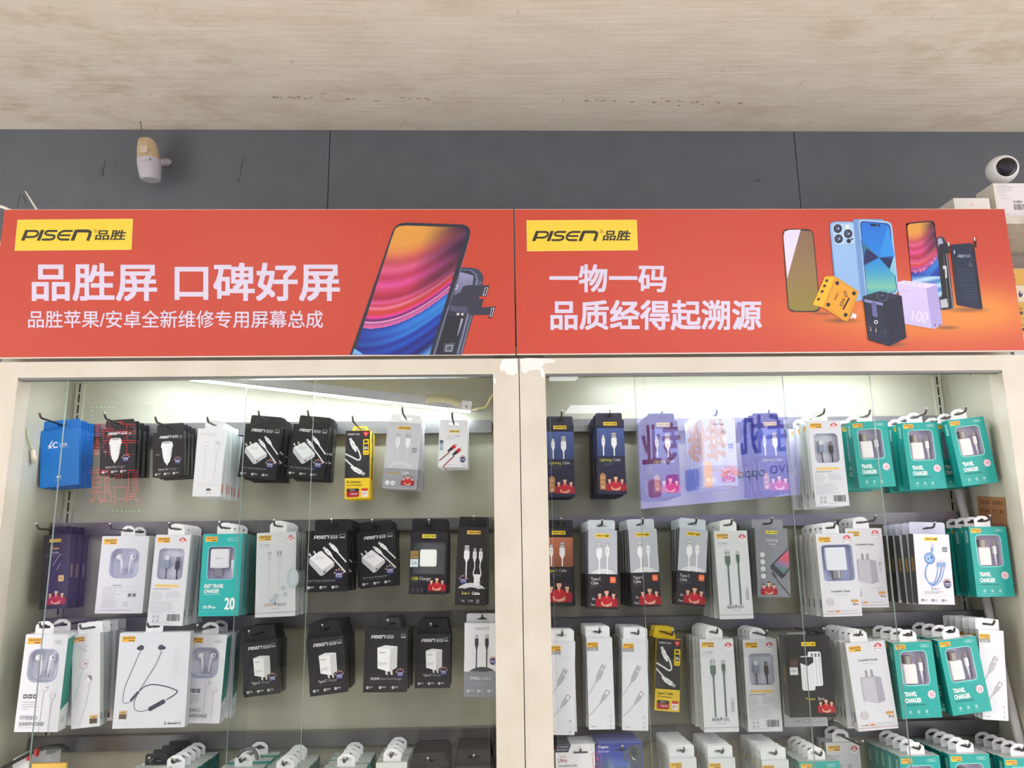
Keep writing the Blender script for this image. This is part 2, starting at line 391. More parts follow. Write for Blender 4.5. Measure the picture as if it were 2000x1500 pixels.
def brick(a, x, y, s):
    "drawn fast-charge brick lying at an angle, prongs upper left"
    for e in ((-.02, .1), (.1, .02)): a.line([(x+s*(.1+e[0]*1.5), y+s*(.12+e[1])), (x+s*(.02+e[0]*1.5), y+s*(.0+e[1]))], s*.06, (215, 215, 215))
    a.poly([(x, y+s*.3), (x+s*.42, y+s*.02), (x+s*.5, y+s*.02), (x+s, y+s*.48), (x+s, y+s*.62), (x+s*.55, y+s*.98), (x+s*.45, y+s*.98), (x, y+s*.5)], (200, 200, 204))
    a.poly([(x+s*.02, y+s*.28), (x+s*.44, y+s*.02), (x+s*.97, y+s*.48), (x+s*.52, y+s*.76)], (238, 238, 240))
    a.ell(x+s*.62, y+s*.84, s*.055, s*.03, (60, 60, 62), -35, 10); a.word('20W', x+s*.3, y+s*.34, s*.12, (185, 185, 190), 0, 1, .2)
def bars(a, x, y, w_, h, col=(70, 70, 74)):
    rr = random.Random(3); X = x; l = a._n()
    while X < x+w_:
        q = rr.choice((.35, .6, .9, 1.2)); a.mb.add([a.T(X, y, l), a.T(X+q, y, l), a.T(X+q, y+h, l), a.T(X, y+h, l)], [[0, 1, 2, 3]], col, a.m); X += q+rr.choice((.4, .6, 1))
def budpic(a, x, y, s, flip=1, L=40, col=(200, 193, 208)):
    a.line([(x, y), (x-flip*s*.25, y+s*1.3), (x-flip*s*.4, y+L)], [s*.55, s*.3, s*.18], col); a.ell(x, y, s, s, (176, 170, 184)); a.ell(x-s*.05*flip, y-s*.05, s*.9, s*.9, (224, 218, 228)); a.ell(x+flip*s*.5, y, s*.22, s*.12, (90, 80, 95), 0, 8)

# ------------------------------------------------------------------ package bodies: origin at front top centre, front faces -y
def carton(w, h, t, face, side=None, top=None, m=None, win=None, depth=10, tray=(222, 220, 232), cols=None):
    mb = MB(); m = m or CARD; side = side or face
    W, H, Tt = w/1000, h/1000, t/1000
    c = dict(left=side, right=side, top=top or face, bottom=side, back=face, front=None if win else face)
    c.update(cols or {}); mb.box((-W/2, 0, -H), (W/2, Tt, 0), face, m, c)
    def T(x, y, l): return Vector((x/1000-W/2, -l, -y/1000))
    a = Art(mb, T, m)
    if win:
        x0, y0, x1, y1, r = win; inn = rrect(x0, y0, x1, y1, r); ce = ((x0+x1)/2, (y0+y1)/2)
        i, o = ringpts(inn, [(0, 0), (w, 0), (w, h), (0, h)], ce); n = len(i)
        mb.add([T(x, y, 0) for x, y in i+o], [[k, (k+1) % n, n+(k+1) % n, n+k] for k in range(n)], face, m)
        dp = -depth/1000
        mb.add([T(x, y, 0) for x, y in i]+[T(x, y, dp) for x, y in i], [[k, (k+1) % n, n+(k+1) % n, n+k] for k in range(n)], tuple(.9*v for v in tray), m)
        mb.add([T(x, y, dp) for x, y in i], [list(range(n))], tray, m)
    return mb, a
def side_art(a, w, t, right=False):
    "pen for the left (or right) side of a box; x runs from front edge to back"
    s = 1 if right else -1
    return Art(a.mb, lambda x, y, l: Vector((s*(w/2000+l), x/1000, -y/1000)), a.m)
def sheet(outer, hole, c, th, T, col, m=CARD, edge=None):
    mb = MB(); i, o = ringpts(hole, outer, c); n = len(i); R4 = lambda k: (k+1) % n
    f = [T(x, y, 0) for x, y in i+o]; b = [T(x, y, -th) for x, y in i+o]
    mb.add(f, [[k, R4(k), n+R4(k), n+k] for k in range(n)], col, m); mb.add(b, [[k, n+k, n+R4(k), R4(k)] for k in range(n)], col, m)
    mb.add(f[n:]+b[n:], [[k, R4(k), n+R4(k), n+k] for k in range(n)], edge or col, m); mb.add(f[:n]+b[:n], [[k, n+k, n+R4(k), R4(k)] for k in range(n)], edge or col, m)
    return mb
TABS = {}
def tab_mesh(style, tw, th, col, m=CARD):
    k = (style, tw, th, col)
    if k in TABS: return TABS[k]
    T = lambda x, y, l: Vector((x/1000, -l, -y/1000))
    if style == 'euro':
        h = tw/2; outer = [(-h, 1), (-h, -th*.62), (-h+2, -th*.74), (-h*.45, -th*.97), (-h*.2, -th), (h*.2, -th), (h*.45, -th*.97), (h-2, -th*.74), (h, -th*.62), (h, 1)]
        cy = -th*.52; hole = [(-10.5, cy), (-9.5, cy-2.2), (-5, cy-2.6), (-3.2, cy-4.4), (0, cy-5.2), (3.2, cy-4.4), (5, cy-2.6), (9.5, cy-2.2), (10.5, cy), (9.5, cy+2.2), (0, cy+2.6), (-9.5, cy+2.2)]
        c = (0, cy)
    elif style == 'tri':
        h = tw/2; outer = [(-h, 1), (-h, -th+3), (-h+3, -th), (h-3, -th), (h, -th+3), (h, 1)]; cy = -th*.5
        hole = [(-10, cy+2.5), (-9, cy+1), (-2.5, cy-2.2), (0, cy-4.2), (2.5, cy-2.2), (9, cy+1), (10, cy+2.5), (9, cy+3.2), (-9, cy+3.2)]; c = (0, cy+.8)
    elif style == 'trap':
        h = tw/2; outer = [(-h, 1), (-h*.98, -th*.35), (-h*.88, -th*.5), (-h*.88, -th+3), (-h*.88+3, -th), (h*.88-3, -th), (h*.88, -th+3), (h*.88, -th*.5), (h*.98, -th*.35), (h, 1)]; cy = -th*.5
        hole = rrect(-11, cy-2.2, 11, cy+2.4, 2); c = (0, cy)
    else:
        h = tw/2; outer = [(-h, 1), (-h, -th+2.5), (-h+2.5, -th), (h-2.5, -th), (h, -th+2.5), (h, 1)]; cy = -th*.5
        hole = rrect(-10, cy-2.2, 10, cy+2.2, 2); c = (0, cy)
    mb = sheet(outer, hole, c, .0006, T, col, m, edge=mixc(col, (235, 235, 235), .35)); me = mb.mesh('hang_tab'); TABS[k] = (me, -cy/1000); return TABS[k]
W_ = (219, 219, 226); WT = (226, 226, 230); BK = (27, 26, 32); BK2 = (20, 20, 24); TEAL = (20, 160, 152); TEAL2 = (14, 128, 122)
KIND = {}
def kind(name, obj, desc, cat, w, h, t, tab, style='card'):
    def deco(fn):
        KIND[name] = dict(obj=obj, desc=desc, cat=cat, w=w, h=h, t=t, tab=tab, fn=fn, style=style); return fn
    return deco
@kind('blue_usb', 'cable_pack', 'bright blue cable pack', 'cable pack', 76, 115, 9, ('slot', 74, 20, (20, 118, 205)))
def _(k):
    mb, a = carton(76, 115, 9, (22, 122, 212), (18, 104, 190))
    a.word('x', 14, 37, 9, (240, 245, 250), .03, 1.25); a.line([(24, 22), (17, 33)], 2, (240, 245, 250)); a.word('C', 24, 37, 12, (240, 245, 250), .03, .9); a.word('USB', 38, 35, 6.5, (240, 245, 250), .01, 1); a.rect(38, 37.4, 58, 37.9, (210, 230, 250))
    a.ell(35, 96, 2.6, 2.4, (240, 245, 250)); a.ell(36, 96, 1.4, 1.6, (22, 122, 212)); a.rect(39, 94, 41, 98, (240, 245, 250)); a.greek(29, 101, 18, 2, 2, (190, 220, 245))
    return mb
@kind('car_charger', 'car_charger_box', 'black quick car charger box', 'charger box', 64, 92, 12, ('slot', 56, 19, BK), 'gloss')
def _(k):
    mb, a = carton(64, 92, 12, BK, (44, 44, 44), (52, 54, 52), GLOSS)
    pisen_quick(a, 14, 8, 38); a.rect(55, 10, 60, 11, (200, 200, 200)); a.rect(54, 13, 61, 15, (120, 120, 124))
    a.poly([(19, 22), (40, 22), (42, 30), (40, 34), (38, 52), (35, 62), (31, 67), (29.5, 71), (28, 67), (24, 62), (21, 52), (19, 34), (17, 30)], (226, 226, 228)); a.ell(29.5, 22, 10.5, 2.6, (206, 206, 210)); a.ell(29.5, 22, 7, 1.5, (160, 160, 164)); a.poly([(26, 34), (28, 34), (29, 60), (27, 58)], (240, 240, 242)); a.rect(36.5, 36, 38, 52, (196, 196, 200))
    crew(a, 51, 62, 6); a.word('Quick Car', 12, 79, 4, (220, 220, 225), 0, .9); a.word('Charger', 34, 79, 4, (150, 150, 158), 0, .9); a.rect(8, 82, 50, 82.3, (110, 110, 115)); icons(a, 5, 87, 54, ('30W', 'PD3.0', 'SAFE')); a.word('30W', 7, 48, 3, (170, 170, 175))
    return mb
@kind('plain_cable', 'cable_box', 'slim white cable box', 'cable box', 56, 137, 12, ('slot', 34, 18, WT))
def _(k):
    mb, a = carton(56, 137, 12, (228, 228, 232), (206, 212, 212), (236, 236, 238))
    a.word('HUAWEI', 6, 13, 4.2, (196, 190, 196), 0, 1.1); a.word('Type-C', 30, 13, 3.2, (205, 200, 205)); a.rect(15, 15, 42, 15.5, (200, 198, 204))
    g = (190, 190, 196)
    a.frame(17, 27, 24, 36, .5, g); a.frame(15.5, 36, 25, 46, .5, g, 1); a.line([(20, 46), (19, 102)], 1.2, (206, 206, 212))
    a.frame(37, 25, 47, 33, .5, g); a.frame(36, 33, 48, 46, .5, g, 1); a.rect(39, 28, 41, 30, (90, 90, 96)); a.rect(43, 28, 45, 30, (90, 90, 96)); a.line([(42, 46), (40, 102)], 1.2, (206, 206, 212))
    for i in range(3): a.frame(9+i*15, 111, 20+i*15, 116, .4, (180, 178, 184), 1.5)
    for i in range(7):
        t = math.radians(-160+i*23.3); b = xf(a, 31+4*math.cos(t)*.6, 126+4*math.sin(t)*.6, math.degrees(t)); b.ell(1.2, 0, 2.6, .8, (92, 84, 88), 0, 10)
    a.rect(27, 129.5, 36, 130.4, (110, 105, 108))
    b = side_art(a, 56, 12, True); b.rect(2, 112, 9, 130, (196, 130, 120)); return mb
@kind('kit', 'charger_kit_box', 'black charger and cable kit box', 'charger box', 76, 110, 10, ('slot', 66, 20, BK), 'gloss')
def _(k):
    mb, a = carton(76, 110, 10, BK, (40, 42, 44), (50, 52, 54), GLOSS)
    pisen_quick(a, 14, 9, 44); a.frame(62, 7, 72, 12, .5, (200, 200, 200), 1); a.rect(62, 13, 72, 14.4, (200, 200, 205))
    brick(a, 7, 36, 46)
    for dx, dy in ((0, 0), (11, -7)):
        b = xf(a, 32+dx, 30+dy, -45); plugC(b, 0, 0, .9, (240, 240, 242), (236, 236, 238), 20, (205, 205, 205)); a.line([(44+dx, 43+dy), (64+dx*.85 if dx else 74, 64+dy if dx else 76)] if not dx else [(55, 36), (75, 58)], 2.4, (236, 236, 238))
    crew(a, 62, 80, 7.5); a.word('Type-C Charger & Lightning Cable', 6, 91, 2.9, (176, 172, 186), 0, .88); a.rect(6, 93.5, 48, 93.8, (110, 110, 116)); icons(a, 5, 102, 66, ('20W', 'PD3.0', 'SAFE')); return mb
def yellow(w, h, t, name, cn, light):
    mb, a = carton(w, h, t, (240, 205, 40), (232, 196, 30), (250, 216, 50))
    a.rect(0, 0, w-.3, h*.7, (48, 48, 52)); pisen(a, 4, 6, 20, 9, (235, 235, 225)); a.text('品胜', 21, 5.8, 29, 9.2, (235, 235, 225))
    a.poly([(35, 5), (37, 2.5), (46, 2.5), (48, 5), (41.5, 14)], (222, 48, 52)); a.word('3A', 41.5, 8, 3, (255, 240, 235), .03, 1, .5)
    a.rect(36, 18, 48, 50, (250, 215, 30), 2); a.rect(37.5, 28, 46.5, 41, (48, 48, 52)); a.word('3A', 42, 38.5, 6, (250, 250, 245), .03, .8, .5); a.word('0.5m', 42, 47.5, 3.4, (60, 50, 10), .02, .9, .5); a.rect(38, 20.5, 45, 25.5, (60, 54, 20), 1)
    cab = spl([(0, 47), (14, 54), (26, 60), (31, 56), (28, 44), (22, 32)], 6); a.line(cab, 3, (238, 238, 240)); a.line([(0, 58), (18, 75)], 3, (238, 238, 240))
    b = xf(a, 9, 15, -25); plugC(b, 0, 0, 1.15, (242, 242, 244), (240, 240, 240), 0, (226, 226, 226)); b = xf(a, 40, 90, 120); plugC(b, 0, 0, 1.2, (242, 242, 244), (240, 240, 240), 0, (190, 190, 190))
    a.word(name, 3.5, h*.7+10, 5, (70, 58, 20), .02, .82); a.text(cn, 3.5, h*.7+13, 35, h*.7+16, (90, 75, 30)); y = h*.7+21
    a.rect(4, y, 29, y+17, (176, 30, 52), 3); a.rect(4, y, 29, y+6, (58, 48, 46), 2.5); a.word('PD2.0', 16, y+4.4, 2.8, (240, 235, 230), 0, 1, .5); a.text('快速充电', 12, y+9, 26, y+12.5, (245, 225, 225), .01)
    a.rect(w-16, y, w-3, y+17, (246, 232, 226), 1); a.rect(w-16, y, w-3, y+5, (210, 50, 50), 1); a.greek(w-14.5, y+8, 10, 3, 2.6, (130, 60, 60), .9)
    b = side_art(a, w, t, True); b.greek(t/2-1, h*.4, 1.6, 22, 1.6, (110, 90, 20), .8); return mb
@kind('yellow_l', 'cable_box', 'yellow and black lightning cable box', 'cable box', 50, 138, 20, ('trap', 34, 11, (240, 205, 40)))
def _(k): return yellow(50, 138, 20, '3A Lightning', '苹果专用快充数据线', 0)
@kind('yellow_c', 'cable_box', 'yellow and black type-C cable box', 'cable box', 50, 138, 18, ('trap', 46, 22, (240, 205, 40)))
def _(k): return yellow(50, 138, 18, 'Type-C Cable', '安卓专用快充数据线', 0)
def grey_l(face, low, txt):
    w, h, t = 70, 136, 6; mb, a = carton(w, h, t, face, (200, 200, 198), (238, 238, 240))
    a.rect(0, h*.7, w, h-1, low); pisen_plate(a, 22, 8, 26, txt); a.rect(54, 11, 55, 12, face)
    g = tuple(.93*c for c in face); e = (206, 206, 212)
    plugC(a, 24, 24, 1.1, (232, 232, 236), e, 95, (196, 196, 200)); plugA(a, 45, 22, .95, (232, 232, 236), e, 95, (190, 190, 196)); arcs(a, 34, h*.7+6, 20, 4, 2.6, 1.3, (226, 226, 230), h*.7)
    a.rect(54, 51, 64, 61, (142, 148, 160), 2.2); a.word('1.2m', 59, 57.6, 3.2, (238, 238, 240), 0, .9, .5); a.greek(54, 65, 10, 2, 3, (150, 150, 154)); 
    a.word('Lightning', 8, h*.7+11, 6, (214, 178, 70), 0, .85); a.word('Cable', 37, h*.7+11, 6, (240, 240, 242), 0, .85); a.greek(8, h*.7+14, 34, 2, 2, (190, 190, 196))
    for cx, q in ((10, '2.4A'), (21, '')): a.ell(cx, h-11, 5, 5, (236, 236, 238)); a.circ(cx, h-11, 4.4, .5, (150, 150, 156))
    a.word('2.4A', 10, h-10, 2.2, (110, 110, 118), 0, 1, .5); a.text('双面盲插', 18.4, h-13, 23.6, h-9, (120, 120, 126)); team(a, 38, h-29, 26); return mb
@kind('grey_l', 'cable_pack', 'light grey lightning cable pack', 'cable pack', 70, 136, 6, ('trap', 70, 17, (238, 238, 238)))
def _(k): return grey_l((196, 196, 204), (152, 152, 160), (232, 186, 60))
@kind('white_l', 'cable_pack', 'whitish grey lightning cable pack', 'cable pack', 70, 137, 6, ('slot', 66, 16, (228, 228, 232)))
def _(k): return grey_l((214, 214, 222), (176, 176, 190), (214, 214, 222))
@kind('red_cable', 'cable_pack', 'small white red-cable pack', 'cable pack', 58, 80, 5, ('slot', 56, 16, (236, 236, 240)))
def _(k):
    w, h = 58, 80; mb, a = carton(w, h, 5, (236, 236, 240), (214, 214, 214))
    pisen_plate(a, 20, 5, 21, (238, 216, 110)); a.word('Lightning', 15, 18.5, 3.2, (210, 214, 205), 0, .9); a.word('Cable', 33, 18.5, 3.2, (130, 140, 150), 0, .9); a.greek(14, 21, 32, 2, 2.4, (170, 172, 178))
    for i, c in enumerate(((96, 104, 118), (160, 196, 206), (150, 180, 190))): a.rect(2, 26+i*7, 9, 32.5+i*7, c, 1)
    for dx, dy in ((0, 0), (10, 7)):
        a.line([(2+dx*.8, 68+dy*1.6), (22+dx, 50+dy)], 2, (150, 42, 58)); b = xf(a, 34+dx, 36+dy, 50); b.rect(-3, -3, 3, 2, (200, 200, 205), 1); b.rect(-3.6, 1, 3.6, 9, (204, 36, 58), 1); b.poly([(-3.4, 9), (3.4, 9), (1.6, 20), (-1.6, 20)], (44, 42, 50))
    crew(a, 49, 64, 5.4); a.greek(16, 75, 28, 1, 2, (140, 140, 146)); a.circ(52, 76, 1.6, .5, (80, 80, 86), 10); return mb
def slimbox(face, upper, name, edge, h=153):
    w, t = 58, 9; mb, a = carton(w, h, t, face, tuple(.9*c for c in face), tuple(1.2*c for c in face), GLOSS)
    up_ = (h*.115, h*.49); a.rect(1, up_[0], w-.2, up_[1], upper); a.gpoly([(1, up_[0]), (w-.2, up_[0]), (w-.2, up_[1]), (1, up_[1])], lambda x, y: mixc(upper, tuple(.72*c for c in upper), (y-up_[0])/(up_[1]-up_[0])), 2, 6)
    pisen_plate(a, 15, 4.5, 28)
    plugC(a, 14, 32, .95, (240, 240, 242), (236, 236, 240), up_[1]-.5, (206, 206, 210)); plugA(a, 36, 27, 1.0, (242, 242, 244), (236, 236, 240), up_[1]-.5, (190, 186, 186))
    a.rect(3, up_[1], w-3, up_[1]+.5, edge)
    n1, n2 = name; a.word(n1, 6, h*.56, 6, (206, 206, 70), 0, .82); V = glyph(n1)[2]; a.word(n2, 6+(V[2]-V[0])*6/.72*.82+3, h*.56, 6, (205, 205, 212), 0, .82); a.greek(14, h*.585, 30, 3, 3, (130, 130, 140))
    return mb, a, w, h
@kind('navy_l', 'cable_box', 'navy lightning cable box', 'cable box', 58, 153, 9, ('slot', 55, 16, (36, 42, 66)), 'gloss')
def _(k):
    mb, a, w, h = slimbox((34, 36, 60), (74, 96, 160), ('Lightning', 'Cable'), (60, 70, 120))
    a.rect(5, h*.74, 17, h*.94, (172, 124, 76), 1); a.poly([(5, h*.745), (11, h*.715), (17, h*.745)], (172, 124, 76)); a.word('2.4A', 11, h*.79, 3, (250, 235, 215), 0, .9, .5); a.word('1m', 11, h*.85, 3, (250, 235, 215), 0, .9, .5); a.circ(11, h*.905, 2.4, .8, (250, 240, 225)); team(a, 18, h-39, 39)
    b = side_art(a, 58, 9); b.rect(1.5, h*.58, 6, h*.7, (170, 150, 60)); return mb
@kind('orange_c', 'cable_box', 'black and orange type-C cable box', 'cable box', 58, 153, 9, ('slot', 55, 17, (36, 38, 46)), 'gloss')
def _(k):
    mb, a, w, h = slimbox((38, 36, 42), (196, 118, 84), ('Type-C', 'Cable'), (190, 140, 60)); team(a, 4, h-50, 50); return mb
@kind('window_cable', 'cable_box', 'white windowed 5A cable box', 'cable box', 69, 174, 13, ('euro', 33, 22, (240, 240, 242)))
def _(k):
    w, h = 69, 174; wn = (10, 27, 59, 86, 8); mb, a = carton(w, h, 13, W_, (200, 206, 200), (226, 226, 226), None, wn, 9, (206, 208, 224))
    a.frame(9.2, 26.2, 59.8, 86.8, .9, (178, 176, 196), 9); qoovi(a, 4, 5, 25); badge(a, 54, 12, 7.5, '5A', '100W')
    a.rect(9, 96, 55, 101, (236, 198, 110)); a.greek(6, 104, 52, 1, 2, (110, 110, 116), 1.2); a.greek(4, 109, 24, 7, 2.6); a.greek(32, 109, 28, 6, 2.6); a.rect(4, 127.5, 62, 127.8, (170, 170, 174)); a.greek(4, 130, 56, 8, 2.8)
    for i in range(2):
        for j in range(2): a.circ(12+i*8, 157+j*7.5, 2.2, .7, (110, 110, 116), 12)
    bars(a, 38, 152, 24, 13); a.greek(6, 168, 54, 1, 2); 
    b = side_art(a, 69, 13); b.rect(3, 144, 8, 158, (110, 112, 110)); b = side_art(a, 69, 13, True); b.rect(3, 144, 8, 158, (120, 124, 122)); return mb
@kind('ear_window', 'earphone_box', 'white windowed earphone box with specifications', 'earphone box', 92, 148, 22, ('euro', 27, 20, (240, 240, 242)))
def _(k):
    w, h = 92, 148; wn = (21, 25, 75, 80, 13); mb, a = carton(w, h, 22, W_, (214, 214, 206), (230, 230, 230), None, wn, 12, (214, 216, 234))
    a.frame(19.5, 23.5, 76.5, 81.5, 1.5, (168, 172, 200), 15); qoovi(a, 4, 5, 26)
    a.greek(30, 94, 26, 1, 2, (120, 120, 128), 1.4); a.rect(11, 97.5, 76, 97.8, (170, 170, 176)); a.greek(11, 99.5, 62, 1, 2); a.greek(11, 103, 62, 1, 2); a.rect(11, 106, 76, 106.3, (170, 170, 176)); a.greek(11, 109, 38, 11, 2.7)
    for x in (61, 70): a.rect(x, 110, x+6.5, 116.5, (110, 112, 124), .5)
    for i in range(2):
        for j in range(2): a.circ(55+i*5.5, 128+j*5, 1.5, .5, (110, 110, 116), 10)
    a.rect(11, 141, 74, 141.6, (150, 150, 160)); return mb
@kind('fast20', 'travel_charger_box', 'teal fast travel charger box marked 20', 'charger box', 78, 158, 20, ('euro', 33, 22, (240, 240, 242)))
def _(k):
    w, h = 78, 158; wn = (12, 25, 64, 88, 7); mb, a = carton(w, h, 20, (38, 178, 174), (120, 160, 156), (222, 226, 226), None, wn, 14, (206, 202, 226))
    a.frame(11, 24, 65, 89, 1.2, (130, 220, 216), 8); qoovi(a, 5, 5, 24); a.frame(48, 8, 68, 14, .5, (190, 236, 234), 2); a.word('KS-11', 51, 12.6, 3.4, (220, 246, 244), 0, .95)
    wt = (244, 250, 250); a.word('FAST TRAVEL', 8, 104, 7, wt, .035, .66, 0, .15); a.word('CHARGER', 8, 113.5, 7, wt, .035, .66, 0, .15); a.greek(8, 116, 40, 1, 2, (190, 236, 234), 1)
    a.word('PD', 9, 143, 5, wt, .03, 1); a.poly([(20, 137), (23, 137), (21.5, 140), (23.5, 140), (19, 145), (20.5, 141), (18.5, 141)], wt); a.word('Fast', 24, 143, 4.6, wt, .02, .9); a.text('20', 50, 123, 70, 146, wt, .03); a.rect(0, 149, w, 149.5, (120, 214, 210)); return mb
def dots_cable(cable, name, sub, extra):
    w, h = (78, 162) if extra else (68, 172); mb, a = carton(w, h, 12 if extra else 13, (219, 219, 224), (190, 198, 192), (232, 232, 232))
    qoovi(a, 4, 5, 25, (238, 194, 100)); badge(a, w-11, 14, 7.6, '66W' if extra else '5A', None); a.word('CC-060c' if extra else 'CC-066c', 6, 26, 4, (150, 150, 154)); a.greek(6, 28.5, 24, 1, 2, (160, 160, 164))
    x1, x2 = (26, 45) if extra else (24, 45); mt = (200, 200, 202); 
    L = h-28 if extra else h-27
    (plugC if extra else plugA)(a, x1, 38, 1, cable, cable, L, mt, 2.8 if extra else 3.2); (plugA if extra else plugC)(a, x2, 36 if extra else 40, 1, cable, cable, L, mt, 2.8 if extra else 3.2)
    if extra:
        a.ell(w-6, 90, 12, 20, (196, 206, 214)); a.ell(w-3, 88, 8, 15, (214, 222, 228)); a.rect(w, 70, w+.001, 110, W_)
        for x, y, r in ((54, 108, 4), (58, 120, 4), (40, 124, 4.5), (34, 132, 5)): a.ell(x, y, r, r, (186, 200, 212)); a.circ(x, y, r, .6, (150, 168, 184))
    else:
        for i in range(3): a.circ(w-9, 112+i*10, 1.8, .6, (140, 140, 144), 10); a.rect(w-12, 115.5+i*10, w-6, 116, (180, 180, 184))
    a.text(name, 16, h-26, w/2-3, h-20, (206, 160, 146) if extra else (104, 108, 116)); a.poly([(w/2-.5, h-27), (w/2+2.2, h-27), (w/2+.8, h-24), (w/2+2.6, h-24), (w/2-1.6, h-19.6), (w/2-.2, h-23), (w/2-2, h-23)], (104, 108, 116)); a.text('快充线', w/2+4, h-26, w-18, h-20, (104, 108, 116)); a.word(sub, w/2, h-15, 2.4, (150, 150, 154), 0, 1, .5)
    a.rect(0, h-8.5, w, h-7.8, (150, 152, 156)); return mb
@kind('cable_w', 'cable_box', 'white box printed with white plugs', 'cable box', 78, 162, 12, ('euro', 33, 23, (240, 240, 240)))
def _(k): return dots_cable((214, 214, 216), '全兼容', 'Type-C USB', True)
@kind('cable_g', 'cable_box', 'white box printed with green cables', 'cable box', 68, 172, 13, ('euro', 34, 23, (240, 240, 240)))
def _(k): return dots_cable((96, 116, 104), '超级', 'TYPE-C USB', False)
def travel_art(w, h, t):
    wn = (12, 17, 63, 79, 7); mb, a = carton(w, h, t, TEAL, TEAL2, (206, 212, 208), None, wn, 16, (196, 192, 214))
    a.frame(10.6, 15.6, 64.4, 80.4, 1.5, (128, 220, 212), 8.4); qoovi(a, 3.5, 3.5, 21); a.frame(53, 4.5, 71, 10, .5, (176, 230, 226), 2.4); a.word('CK50c', 55.5, 8.8, 3.2, (206, 240, 238), 0, .95)
    wt = (244, 250, 250); a.word('TRAVEL', 10, 98.5, 8, wt, .035, .62); a.word('CHARGER', 10, 110, 8, wt, .035, .62)
    a.text('旅行充电器', 11, 113.2, 27, 116.2, (16, 70, 72)); a.text('(Type-C)', 28, 113, 40, 116.6, (16, 70, 72)); a.text('套装', 41, 113.2, 47.5, 116.2, (16, 70, 72))
    a.ell(63, 97, 7.6, 7.6, (240, 232, 236)); a.circ(63, 97, 6.8, 1.2, (214, 150, 164)); a.circ(63.4, 97, 3.6, 1, (190, 40, 76)); a.word('CC', 63.4, 98.6, 3.2, (190, 40, 76), .03, .8, .5)
    for i in range(3):
        cx = 17+i*16; a.circ(cx, 127, 2.8, .6, (206, 240, 236), 16); a.rect(cx-.8, 125.8, cx+.8, 128.2, (206, 240, 236)); a.rect(cx-5, 132, cx+5, 132.5, (140, 214, 206))
    b = side_art(a, w, t); b.rect(6, 8, 13, 32, (140, 190, 180)); b.greek(6.5, 10, 6, 9, 2.4, (30, 120, 116), .8); b.greek(11, 62, 5, 16, 3, (70, 170, 162), .9); return mb
@kind('travel', 'travel_charger_box', 'teal travel charger box with clear window', 'charger box', 78, 139, 22, ('euro', 34, 22, (244, 244, 246)))
def _(k): return travel_art(78, 139, 22)
@kind('audio', 'cable_box', 'black 3.5mm audio cable box', 'cable box', 54, 145, 20, ('slot', 44, 17, BK2), 'gloss')
def _(k):
    w, h, t = 54, 145, 20; mb, a = carton(w, h, t, (40, 42, 48), (46, 42, 60), (50, 50, 56), GLOSS)
    pisen_plate(a, 12, 8, 23); a.word('3.5mm', 14, 29, 6, (226, 196, 90), 0, .8); a.word('Audio', 18, 37, 5, (200, 200, 206), 0, .85); a.greek(6, 40, 40, 2, 2.4, (120, 120, 126)); a.rect(34, 80, 45, 92, (222, 190, 110), 2); a.word('1m', 39.5, 88, 5, (60, 50, 30), .01, .9, .5)
    a.line([(22, 60), (30, 46), (36, 38)], 1.6, (150, 150, 160)); a.line([(30, 70), (37, 56)], 1.4, (150, 150, 160)); team(a, 14, h-38, 36); b = side_art(a, w, t, True); b.frame(6, 60, 12, 84, .8, (222, 190, 110)); b.greek(7.5, 63, 2.6, 8, 2.4, (222, 190, 110), .9); return mb
@kind('usb_charger', 'charger_box', 'black windowed USB charger box', 'charger box', 73, 120, 14, ('slot', 70, 25, BK), 'gloss')
def _(k):
    w, h = 73, 120; wn = (7, 20, 69, 82, 1); mb, a = carton(w, h, 14, (38, 36, 44), (30, 30, 34), (60, 60, 66), GLOSS, wn, 9, (96, 98, 104)); pisen_plate(a, 23, 5, 27, (232, 216, 70))
    a.rect(1, 37, 17, 52, (150, 124, 70)); a.word('1 USB', 9, 46, 3.6, (60, 46, 24), 0, .9, .5); a.rect(1, 53, 17, 68, (206, 220, 226)); a.word('2 A', 9, 63, 5.4, (60, 64, 70), 0, .9, .5)
    a.word('USB', 5, 93, 6.4, (222, 226, 70), 0, .85); a.word('Charger', 20, 93, 6.4, (214, 214, 220), 0, .8); a.greek(5, 96, 22, 1, 2, (150, 150, 156))
    for i in range(3): a.circ(8+i*9, 111, 2.2, .5, (140, 140, 146), 12); a.rect(5.5+i*9, 115, 10.5+i*9, 115.4, (120, 120, 126))
    team(a, 38, h-34, 33); return mb
